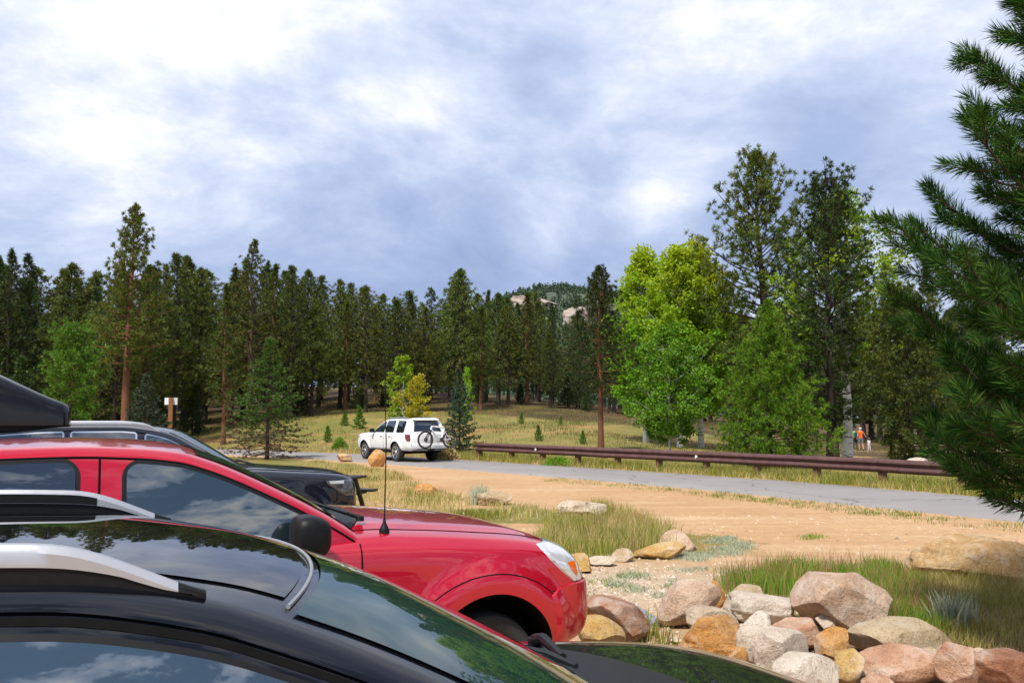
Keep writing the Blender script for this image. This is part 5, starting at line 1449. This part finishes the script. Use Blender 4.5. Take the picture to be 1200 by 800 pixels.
# ---- pebbles on the gravel (stuff)
def pebbles():
    r = np.random.default_rng(5); n = 5200
    P = np.concatenate([np.column_stack([r.normal(1.3, .9, n // 2), r.normal(9.3, 1.2, n // 2)]), np.column_stack([r.uniform(-3, 9, n // 2), r.uniform(5.5, 17, n // 2)])])
    z = gza(P[:, 0], P[:, 1]); s = np.exp(r.normal(-4.35, .45, len(P)))
    base = np.array([(1, 0, 0), (.3, .9, 0), (-.8, .6, 0), (-.8, -.6, 0), (.3, -.9, 0), (0, 0, .75), (0, 0, -.3)])
    a = r.uniform(0, 6.28, len(P)); ca, sa = np.cos(a), np.sin(a)
    B = base[None] * r.uniform(.7, 1.3, (len(P), 7, 3)) * s[:, None, None]
    V = np.stack([B[..., 0] * ca[:, None] - B[..., 1] * sa[:, None], B[..., 0] * sa[:, None] + B[..., 1] * ca[:, None], B[..., 2]], -1) + np.column_stack([P, z])[:, None]
    f = np.array([(0, 1, 5), (1, 2, 5), (2, 3, 5), (3, 4, 5), (4, 0, 5)])
    F = (np.arange(len(P))[:, None, None] * 7 + f[None]).reshape(-1, 3)
    m, nt, b = nodes('pebble'); g = N(nt, 'ShaderNodeNewGeometry')
    nt.links.new(ramp(nt, g.outputs['Random Per Island'], [(0, (.22, .14, .09)), (.4, (.42, .30, .20)), (.75, (.55, .42, .32)), (1, (.60, .52, .45))]), b.inputs['Base Color']); b.inputs['Roughness'].default_value = .9
    tag(link('gravel', npmesh('gravel', V.reshape(-1, 3), F, m)), kind='stuff')
pebbles()

# ---- grass and low plants (stuff)
def gpoly(pts): return [tuple(gp(x, y, 0)[:2]) for x, y in pts]
vg = gpoly([(628, 660), (645, 612), (700, 596), (760, 612), (800, 640), (740, 652), (700, 656)])
grass('verge_grass', scatter(vg, 260, 1, (1.5, -.05)), 13, .31, .005, 'grass_green', .5, .09)
grass('dry_verge_grass', scatter(vg, 360, 2, (1.1, -.25)), 11, .30, .004, 'grass_dry', .6, .09)
hg = gpoly([(838, 706), (850, 672), (930, 664), (1050, 668), (1090, 690), (1120, 720), (1100, 748), (1030, 730), (1000, 690), (950, 690), (900, 704)])
grass('lush_grass', scatter(hg, 430, 3, (1.6, -.02)), 15, .21, .0045, 'grass_lush', .55, .07)
grass('seeding_grass', scatter(hg, 300, 4), 6, .31, .003, 'grass_red', .45, .08)
rg = gpoly([(1010, 700), (1090, 672), (1200, 690), (1260, 760), (1200, 770), (1120, 775), (1060, 735)])
grass('mixed_grass', scatter(rg, 450, 5, (1.1, -.1)), 10, .20, .004, 'grass_green', .7, .09)
grass('straw_grass', scatter(rg, 900, 6), 12, .14, .004, 'grass_dry', .9, .10)
cg = gpoly([(735, 756), (745, 735), (800, 742), (820, 760), (790, 775), (740, 775)])
grass('culvert_grass', scatter(cg, 26, 7), 11, .26, .006, 'grass_green', .6, .05)
# roadside strip below the guardrail
def strip_pts(w0, w1, x0, x1, n, seed):
    r = np.random.default_rng(seed); fine = smooth_poly(NEAR_EDGE, 40); out = []
    P0 = np.array(fine); P1 = np.array(offset_poly(fine, 1.0))
    while len(out) < n:
        i = r.integers(0, len(P0)); w = r.uniform(w0, w1); p = P0[i] + (P1[i] - P0[i]) * w + r.normal(0, .15, 2)
        if x0 < p[0] < x1: out.append(p)
    return np.array(out)
grass('roadside_grass', strip_pts(RW + .25, RW + 2.6, -4, 14, 1500, 8), 14, .30, .009, 'grass_green', .6, .14)
grass('roadside_straw', strip_pts(RW + .15, RW + 3.5, -14, 14, 1200, 9), 12, .24, .009, 'grass_dry', .7, .16)
grass('road_edge_grass', strip_pts(-1.3, -.25, 1, 12, 330, 10), 12, .09, .005, 'grass_lush', .9, .10)
bend = gpoly([(350, 556), (370, 542), (420, 548), (470, 556), (500, 575), (560, 590), (640, 600), (600, 615), (480, 600), (420, 590)])
grass('bend_grass', scatter(bend, 900, 12, (.8, -.2)), 9, .20, .007, 'grass_dry', .7, .14)
grass('bend_green', scatter(bend, 500, 13, (.8, .1)), 9, .18, .007, 'grass_green', .7, .12)
# meadow beyond the road
def meadow_pts(n, seed, thr):
    r = np.random.default_rng(seed); out = []
    while len(out) < n:
        x = r.uniform(-45, 40); y = r.uniform(24, 92)
        if y > yfar(x) + 1.0 and noise.noise(Vector((x * .16, y * .10, seed))) + .5 * noise.noise(Vector((x * .7, y * .5, seed))) > thr: out.append((x, y))
    return np.array(out)
grass('meadow_grass', meadow_pts(4600, 14, .06), 6, .20, .014, 'meadow_dry', .8, .30)
grass('meadow_green', meadow_pts(4200, 15, .08), 7, .18, .016, 'meadow_green', .7, .25)
tuft_pts = np.array([gp(x, y, 0)[:2] for x, y in [(950, 630), (948, 632), (952, 629), (735, 674), (733, 676), (727, 690), (790, 690), (700, 682), (850, 668), (672, 690), (960, 629), (688, 700), (845, 690)]])
grass('stray_grass', tuft_pts, 60, .07, .004, 'grass_lush', .9, .10)
# grey-green sage mats and the pale bush in the heap grass
sp = np.concatenate([scatter(gpoly([(790, 655), (815, 634), (860, 628), (880, 640), (860, 652), (820, 658)]), 150, 16, (2.0, -.1)), scatter(gpoly([(690, 690), (760, 660), (860, 668), (840, 700), (760, 705)]), 70, 17, (2.0, .1))])
grass('sage_mat', sp, 34, .05, .006, 'sage', 1.1, .06)
p = gp(1118, 738, 0)
V, F = blades(np.array([[p.x + dx, p.y + dy, -.01] for dx, dy in nr.normal(0, .07, (12, 2))]), 20, .32, .009, .6, .05)
tag(link('sage_bush', npmesh('sage_bush', V, F, MATS['sage'])), 'pale silvery sage bush standing in the grass beside the wide tan boulder', 'bush')
p = gp(563, 590, 0)
V, F = blades(np.array([[p.x + dx, p.y + dy, -.01] for dx, dy in nr.normal(0, .10, (10, 2))]), 30, .42, .010, .5, .06)
tag(link('sage_bush', npmesh('sage_bush', V, F, MATS['sage'])), 'pale grey sage bush beside the low tan boulder', 'bush')
# yellow-green shrub and bushes at the road edge
def bush(px, by, d, w, h, mt, label, n=700, leaf=.07, seed=1):
    g = on(px, by, d); P = unit(n) * (nr.uniform(.2, 1, n) ** .5)[:, None]; P[:, 2] = np.abs(P[:, 2]); P *= np.array([w / 2, w / 2, h * .92]); P[:, :2] *= (1 - .35 * P[:, 2:3] / h)
    dd = P / (np.linalg.norm(P, axis=1, keepdims=True) + 1e-6) + unit(n) * .8 + np.array([0, 0, .5]); dd /= np.linalg.norm(dd, axis=1, keepdims=True)
    V, F = rhombs(P, dd, leaf * nr.uniform(.7, 1.4, n), leaf * .25 * nr.uniform(.8, 1.3, n))
    o = link('bush', npmesh('bush', V, F, MATS[mt]), None, g); return tag(o, label, 'bush')
bush(398, 528, 47, .95, .75, 'bush_leaf', 'bright green round bush at the road edge by the white vehicle', 800, .11)
bush(524, 540, 37.2, 1.0, .55, 'grass_dry', 'yellow grassy shrub by the white vehicle bumper', 700, .16)
bush(655, 537, 33, 1.3, .32, 'bush_leaf', 'low spreading green shrub under the guardrail', 600, .10)

# ---- trees ---------------------------------------------------------------
PR = {}
PR['pineA'] = conifer('pineA', 14, .22, 4.3, 120, 10, 22, .36, .026, 'needles_forest', 'bark_dark', .22, 'pine', seed=1, up=.8)
PR['pineB'] = conifer('pineB', 14, .16, 4.5, 125, 10, 22, .36, .026, 'needles_olive', 'bark_dark', .20, 'pine', seed=2, up=.7)
PR['pineC'] = conifer('pineC', 14, .08, 3.8, 125, 9, 22, .34, .026, 'needles_dark', 'bark_dark', .20, 'spire', seed=3, up=.6)
PR['pineD'] = conifer('pineD', 14, .24, 3.2, 110, 9, 22, .34, .026, 'needles_forest', 'bark_red', .19, 'spire', seed=4, up=.9, lean=.012)
PR['pineE'] = conifer('pineE', 14, .12, 4.7, 120, 10, 22, .36, .026, 'needles_olive', 'bark_dark', .21, 'pine', seed=5, up=.6, gap=.08)
KINDS = ['pineA', 'pineB', 'pineC', 'pineD', 'pineE']

def tree_px(key, px, top, d, H0, name, label, cat='tree', group=None, rz=None, wide=1.0, base=520):
    p = on(px, base, d); zt = at(px, top, d).z; Hh = zt - p.z; k = Hh / H0
    return plant_tree(PR[key], p, name, label, cat, k * wide, k, rnd.uniform(0, 6.28) if rz is None else rz, group)

# trees of the forest edge that stand out
PR['hero'] = conifer('hero', 14, .32, 3.1, 115, 15, 30, .26, .018, 'needles_olive', 'bark_red', .25, 'pine', seed=21, up=.7, gap=.12)
tree_px('hero', 146, 240, 52, 14, 'pine_tree', 'tallest pine of the forest beyond the parked cars, with a bare orange trunk', base=500)
PR['hero2'] = conifer('hero2', 14, .22, 3.5, 110, 10, 24, .28, .020, 'needles_olive', 'bark_pine', .20, 'pine', seed=22, up=.8, gap=.1)
tree_px('hero2', 291, 282, 66, 14, 'pine_tree', 'tall loose-topped pine rising behind the bright spruce', base=490)
tree_px('pineD', 262, 335, 54, 14, 'pine_tree', 'pine with a bent orange trunk beside the bright spruce', base=505)
PR['pole'] = conifer('pole', 12, .36, 3.1, 105, 16, 30, .25, .018, 'needles_dark', 'bark_red', .20, 'pine', seed=23, up=.8, gap=.1)
tree_px('pole', 704, 312, 36, 12, 'pine_tree', 'lone slim pine with a tall bare trunk just behind the guardrail', base=528)
# the packed forest: four ragged rows, each tree a thing of its own
SKY = [(-220, 290), (-100, 300), (0, 302), (22, 296), (45, 318), (68, 308), (105, 322), (180, 312), (205, 294), (235, 318), (262, 318), (292, 300), (330, 320), (356, 317), (384, 325), (410, 332), (440, 345), (478, 347), (505, 332), (520, 345), (540, 320), (560, 345), (577, 342), (605, 352), (628, 338), (655, 362), (690, 368), (720, 372), (760, 378), (820, 372), (900, 375), (1000, 360), (1200, 345)]
DEP = [(-220, 46), (0, 54), (150, 58), (300, 68), (420, 74), (600, 78), (720, 80), (900, 84), (1200, 82)]
sx = [a for a, _ in SKY]; sy = [b for _, b in SKY]
for row in range(5):
    px = -190 + row * 9
    while px < 1190:
        d = np.interp(px, [a for a, _ in DEP], [b for _, b in DEP]) + row * 7.5 + rnd.uniform(-3, 3)
        top = np.interp(px, sx, sy) + (0 if row == 1 else rnd.choice((rnd.uniform(-8, 6), rnd.uniform(6, 42)))) + (10 if row >= 3 else 0)
        if 1105 > px > 930 and row < 2: top += 16
        k = KINDS[rnd.randrange(5)] if row < 3 else ('pineC', 'pineE')[rnd.randrange(2)]
        if px < 720:
            tree_px(k, px, top, d, 14, 'pine_tree', 'dark green pine standing packed among others in the forest across the meadow', group='pines of the forest across the meadow', wide=rnd.uniform(.9, 1.35), base=490)
        else:
            tree_px(k, px, top, d, 14, 'pine_tree', 'dark pine of the far wood seen between the aspens and pines beyond the guardrail', group='pines of the wood beyond the guardrail', wide=rnd.uniform(1.05, 1.5), base=500)
        px += rnd.uniform(22, 50) * (1.0 if px < 720 else 1.5)
# understory: small dark conifers in front of the trunks
PR['young'] = conifer('young', 4, .04, 1.5, 75, 9, 16, .22, .024, 'needles_dark', 'bark_dark', .07, 'cone', seed=31, up=.5)
for px, top, d in [(24, 420, 52), (182, 446, 60), (348, 440, 72), (420, 446, 80), (452, 452, 82), (560, 438, 84), (610, 450, 84), (665, 440, 82), (688, 452, 78), (226, 452, 62), (500, 455, 86)]:
    tree_px('young', px, top, d, 4, 'young_conifer', 'short dark young conifer in the shade under the tall forest pines', group='young conifers under the forest pines', wide=1.1, base=490)

# trees standing between the cars and the forest
PR['spruce'] = conifer('spruce', 5.4, .04, 2.45, 120, 20, 26, .15, .015, 'needles_spruce', 'bark_dark', .09, 'cone', flat=.6, droop=.08, seed=41, dead=.26, spread=.8, up=.55)
tree_px('spruce', 313, 396, 38, 5.4, 'spruce_tree', 'bright green layered spruce with dead brown lower boughs, beside the navy vehicle', base=536)
PR['bright'] = conifer('bright', 5.6, .05, 1.65, 90, 12, 26, .22, .016, 'needles_bright', 'bark_pine', .09, 'egg', seed=42, up=.9)
tree_px('bright', 81, 392, 40, 5.6, 'young_pine', 'bright green bushy young pine behind the roof box', base=530)
PR['bluish'] = conifer('bluish', 4, .04, 1.6, 80, 12, 22, .18, .016, 'needles_bluish', 'bark_dark', .07, 'cone', seed=43, up=.6, flat=.3)
tree_px('bluish', 168, 440, 44, 4, 'young_conifer', 'short grey-green conifer beside the white sign', base=530)
PR['dspruce'] = conifer('dspruce', 4.2, .03, 1.15, 100, 12, 24, .13, .013, 'needles_bluish', 'bark_dark', .06, 'cone', seed=44, up=.6, flat=.4)
tree_px('dspruce', 538, 432, 41, 4.2, 'spruce_tree', 'slim dark spruce beside the tail of the white vehicle', base=520)
PR['aspA'] = broadleaf('aspA', 5, .16, 1.25, 34, 55, .13, 'aspen_lime', 'bark_aspen', .05, 51, clr=.32)
tree_px('aspA', 472, 419, 52, 5, 'aspen_tree', 'young lime green aspen above the white vehicle', base=500)
PR['aspB'] = broadleaf('aspB', 4, .14, 1.15, 30, 52, .13, 'aspen_yellow', 'bark_aspen', .05, 52, clr=.32)
tree_px('aspB', 487, 440, 50, 4, 'aspen_tree', 'small golden yellow aspen above the white vehicle', base=505)
tree_px('aspA', 546, 432, 54, 5, 'aspen_tree', 'slender green aspen behind the slim dark spruce', base=500, wide=.55)
PR['sapling'] = conifer('sapling', 1.2, .03, .50, 34, 8, 16, .13, .012, 'needles_bright', 'bark_dark', .025, 'cone', seed=45, up=.9)
for px, top, by, d, lab in [(421, 477, 492, 58, 'small pine sapling on the meadow above the roof of the white vehicle'), (631, 499, 517, 44, 'small pine sapling on the meadow above the guardrail end'),
                        (683, 505, 516, 42, 'small pine sapling on the meadow close to the lone slim pine'), (611, 484, 496, 60, 'small pine sapling higher on the meadow above the guardrail'),
                        (404, 482, 490, 60, 'tiny pine sapling beside a larger one on the meadow'), (384, 500, 508, 52, 'tiny pine sapling on the meadow by the bright spruce'), (657, 488, 494, 60, 'tiny pine sapling at the top of the meadow near the forest')]:
    tree_px('sapling', px, top, d, 1.2, 'pine_sapling', lab, group='saplings on the meadow', base=by)

# beyond the guardrail
PR['aspBig'] = broadleaf('aspBig', 10.5, .18, 2.7, 150, 82, .16, 'aspen_leaves', 'bark_aspen', .17, 61, clr=.52)
tree_px('aspBig', 797, 292, 42, 10.5, 'aspen_tree', 'tall aspen with yellow-green crown behind the small green aspen', base=530, rz=.4)
PR['aspBig2'] = broadleaf('aspBig2', 10.5, .20, 2.2, 120, 80, .16, 'aspen_leaves', 'bark_aspen', .16, 62, clr=.50, lean=.02)
tree_px('aspBig2', 757, 296, 44, 10.5, 'aspen_tree', 'tall yellow-topped aspen behind the small green aspen, nearer the lone slim pine', base=528, rz=1.4)
tree_px('aspBig2', 822, 290, 43, 10.5, 'aspen_tree', 'tall leaning white-trunked aspen against the tallest pine', base=530, rz=4.0)
PR['aspSm'] = broadleaf('aspSm', 5.4, .20, 1.95, 90, 95, .105, 'aspen_green', 'bark_aspen', .06, 63, prof='egg', clr=.36)
tree_px('aspSm', 785, 388, 35, 5.4, 'aspen_tree', 'small round fresh green aspen in front of the tall yellowing ones', base=532)
PR['tall'] = conifer('tall', 14, .28, 4.5, 125, 22, 34, .26, .015, 'needles_olive', 'bark_dark', .24, 'tallp', seed=64, up=.95, gap=.04)
tree_px('tall', 897, 181, 40, 14, 'pine_tree', 'tallest open-crowned pine beyond the guardrail with a straight bare trunk', base=533, rz=.5)
PR['yp'] = conifer('yp', 6.1, .03, 2.75, 150, 22, 40, .18, .0095, 'needles_yellowish', 'bark_dark', .10, 'cone', seed=65, up=.7)
tree_px('yp', 903, 352, 31.5, 6.1, 'pine_tree', 'bushy yellowish green pine right behind the guardrail', base=535)
PR['darkp'] = conifer('darkp', 11.5, .14, 2.5, 120, 14, 28, .22, .016, 'needles_dark', 'bark_dark', .24, 'egg', seed=66, up=.9, gap=.05)
tree_px('darkp', 976, 218, 33, 11.5, 'pine_tree', 'dense dark pine with a thick black trunk next to the white aspen trunk', base=538)
PR['aspBk'] = broadleaf('aspBk', 11.5, .40, 2.7, 95, 62, .14, 'aspen_lime', 'bark_aspen', .22, 67, clr=.5, lean=.015)
tree_px('aspBk', 993, 226, 34.5, 11.5, 'aspen_tree', 'stout white-trunked aspen with lime crown behind the dense dark pine', base=538, rz=.2)
PR['darks'] = conifer('darks', 6, .04, 1.9, 115, 15, 30, .19, .014, 'needles_forest', 'bark_dark', .10, 'egg', seed=68, up=.7)
tree_px('darks', 1068, 352, 30, 6, 'pine_tree', 'small mid green pine behind the reflector at the guardrail end', base=540)
tree_px('pineC', 1046, 300, 46, 14, 'pine_tree', 'ragged dark pine rising behind the small mid green pine', base=530, wide=.8)
tree_px('pineC', 1095, 310, 44, 14, 'pine_tree', 'dark pine glimpsed behind the close long-needled pine', base=530)
tree_px('darkp', 1150, 330, 36, 11.5, 'pine_tree', 'dark pine mostly covered by the close long-needled pine', base=540, wide=.9)
tree_px('pineE', 858, 330, 52, 14, 'pine_tree', 'dark pine filling the space between the yellowing aspens and the tallest open pine', base=530)
tree_px('pineC', 935, 300, 47, 14, 'pine_tree', 'dark pine filling the space between the tallest open pine and the dense dark pine', base=530)

# close long-needled pine whose boughs hang in from the side
def near_pine():
    rr = random.Random(77); base = Vector((4.62, 6.2, 0)); H = 6.5
    tb, pos = trunk_mb(H, .14, 0, seg=14, n=12, seed=5)
    SH = []; az = .4
    nb_ = 112
    for i in range(nb_):
        u = (i + rr.random() * .8) / nb_; h = 1.15 + (H - 1.3) * u; rel = (h - 1.15) / (H - 1.15); az += 2.399 + rr.uniform(-.35, .35)
        Lb = 1.62 * (1 - rel) ** .75 * rr.uniform(.78, 1.12) * min(1, .78 + rel) * (.70 if .44 < rel < .56 else (.86 if rel > .6 else 1.06)) + .14
        el = R(2) + R(38) * rel + rr.uniform(-.08, .08); ca, sa = math.cos(az), math.sin(az); p0 = pos(h); pl = []
        for k in range(7):
            t = k / 6; pl.append(p0 + Vector((ca * Lb * t * math.cos(el), sa * Lb * t * math.cos(el), Lb * (t * math.sin(el) - .13 * math.sin(t * 3.1) * (1 - rel) + .28 * t ** 3))) + Vector((rr.uniform(-.02, .02), rr.uniform(-.02, .02), 0)))
        tb.tube(pl, [.030 * (1 - rel * .6) * (1 - t / 7.5) + .004 for t in range(7)], 6, cap=False)
        def pt(t):
            q = min(t, .999) * 6; j = int(q); return pl[j].lerp(pl[j + 1], q - j)
        dirv = (pl[6] - pl[4]).normalized(); SH.append((pt(.78), pl[6] + dirv * .10, 1.0))
        ns = int(5 + 10 * Lb / 1.7)
        for k in range(ns):
            t = .22 + .74 * (k + rr.random()) / ns; b = pt(t); sd = 1 if k % 2 else -1; l = (.18 + .34 * (1 - abs(t - .45)) * Lb / 1.7) * rr.uniform(.7, 1.2)
            d = (Vector((ca, sa, 0)) * .75 + Vector((-sa, ca, 0)) * sd * rr.uniform(.45, .95) + Vector((0, 0, rr.uniform(.15, .75)))).normalized()
            e = b + d * l + Vector((0, 0, .10 * l)); tb.tube([b, b.lerp(e, .5) - Vector((0, 0, .02)), e], [.009, .006, .003], 4, cap=False); SH.append((b.lerp(e, .25), e, 1.0))
    for k in range(5): SH.append((pos(H - .5) , pos(H) + Vector((0, 0, .15)), 1))
    A = []; D = []
    for a, e, q in SH:
        l = (e - a).length; n = int(90 + 420 * l); ax = (e - a).normalized(); o = ax.orthogonal().normalized(); o2 = ax.cross(o)
        t = nr.uniform(0, 1, n) ** .8; ph = nr.uniform(0, 6.283, n)
        open_ = np.interp(t, [0, 1], [1.25, .55]) + nr.normal(0, .18, n)
        axv = np.array(ax); A.append(np.array(a)[None] + axv * (t * l)[:, None])
        dd = axv * np.cos(open_)[:, None] + (np.array(o) * np.cos(ph)[:, None] + np.array(o2) * np.sin(ph)[:, None]) * np.sin(open_)[:, None]
        dd[:, 2] += .10; D.append(dd / np.linalg.norm(dd, axis=1, keepdims=True))
    A = np.concatenate(A); D = np.concatenate(D)
    V, F = rhombs(A, D, .135 * nr.uniform(.7, 1.2, len(A)), .0034 * nr.uniform(.8, 1.3, len(A)))
    plant_tree((tb.mesh('near_pine_trunk', MATS['bark_pine']), npmesh('near_pine_crown', V, F, MATS['needles_near'])), base, 'pine_tree', 'close long-needled pine whose dark boughs hang over the road')
near_pine()

# ---- far hill with cliffs
def hill():
    m, nt, b = nodes('hill_slope'); tc = N(nt, 'ShaderNodeTexCoord')
    nt.links.new(ramp(nt, noise_(nt, tc.outputs['Object'], .02, 8, .65), [(.35, (.05, .075, .045)), (.55, (.075, .095, .055)), (.7, (.16, .14, .09))]), b.inputs['Base Color']); b.inputs['Roughness'].default_value = .95
    D0 = 880; prof = [(430, 470), (500, 415), (545, 378), (585, 354), (605, 347), (640, 343), (662, 343), (700, 349), (760, 352), (850, 380), (950, 430), (1050, 480)]
    px = np.linspace(420, 1060, 90); top = np.interp(px, [a for a, _ in prof], [c for _, c in prof])
    X = (px - 600) / 1000 * D0; Zt = np.array([at(a, c, D0).z for a, c in zip(px, top)])
    ys = np.linspace(-520, 420, 60); V = []
    for dy in ys:
        k = math.exp(-(dy / 300.0) ** 2) if dy < 0 else math.exp(-(dy / 220.0) ** 2)
        for x, z in zip(X, Zt): V.append((x, D0 + dy, max(-5, z * k + 9 * noise.fractal(Vector((x * .012, dy * .012, 3)), 1, 2, 4) * (0 if dy == 0 else 1) * min(1, abs(dy) / 120) * k) - 4))
    i = np.arange(59)[:, None] * 90 + np.arange(89)[None]; F = np.stack([i, i + 1, i + 91, i + 90], -1).reshape(-1, 4)
    tag(link('hill', npmesh('hill', np.array(V), F, m, smooth=True)), kind='structure')
    VV = np.array(V).reshape(60, 90, 3)
    P = []; 
    for _ in range(6500):
        a = rnd.uniform(0, 58.9) * .72; c = rnd.uniform(8, 80); i0, j0 = int(a), int(c); P.append(VV[i0, j0] * (1 - (a - i0)) + VV[min(i0 + 1, 59), j0] * (a - i0) + np.array([(c - j0) * 7, 0, 0]))
    for _ in range(420):
        c = rnd.uniform(8, 80); P.append(VV[32, int(c)] + np.array([(c % 1) * 7, rnd.uniform(-10, 10), 0]))
    P = np.array(P); nt_ = 34; Hh = nr.uniform(5, 10, len(P)); t = nr.uniform(0, 1, (len(P), nt_)); a = nr.uniform(0, 6.283, (len(P), nt_))
    rad = (1 - t) * 2.0 * nr.uniform(.3, 1, t.shape)
    B = np.stack([P[:, None, 0] + rad * np.cos(a), P[:, None, 1] + rad * np.sin(a), P[:, None, 2] + t * Hh[:, None]], -1).reshape(-1, 3)
    d = unit(len(B)); d[:, 2] += .3; d /= np.linalg.norm(d, axis=1, keepdims=True)
    V2, F2 = rhombs(B, d, nr.uniform(1.6, 2.8, len(B)), nr.uniform(.45, .8, len(B)))
    tag(link('hill_trees', npmesh('hill_trees', V2, F2, MATS['needles_bluish'])), kind='stuff')
hill()
def outcrop(px, py, w, h, d, lab, seed):
    s_ = d / 1000; o = boulder(px, py, w * s_, h * s_, w * s_ * .5, 0, 'cliff', lab, seed, 16, .22, d=d, group=None, name='rock_outcrop'); o['category'] = 'cliff'
    if 'group' in o: del o['group']
outcrop(626, 356, 62, 20, 700, 'long pale cliff band below the crest of the far hill', 501)
outcrop(675, 373, 32, 28, 620, 'rounded whitish cliff on the lower flank of the far hill', 502)
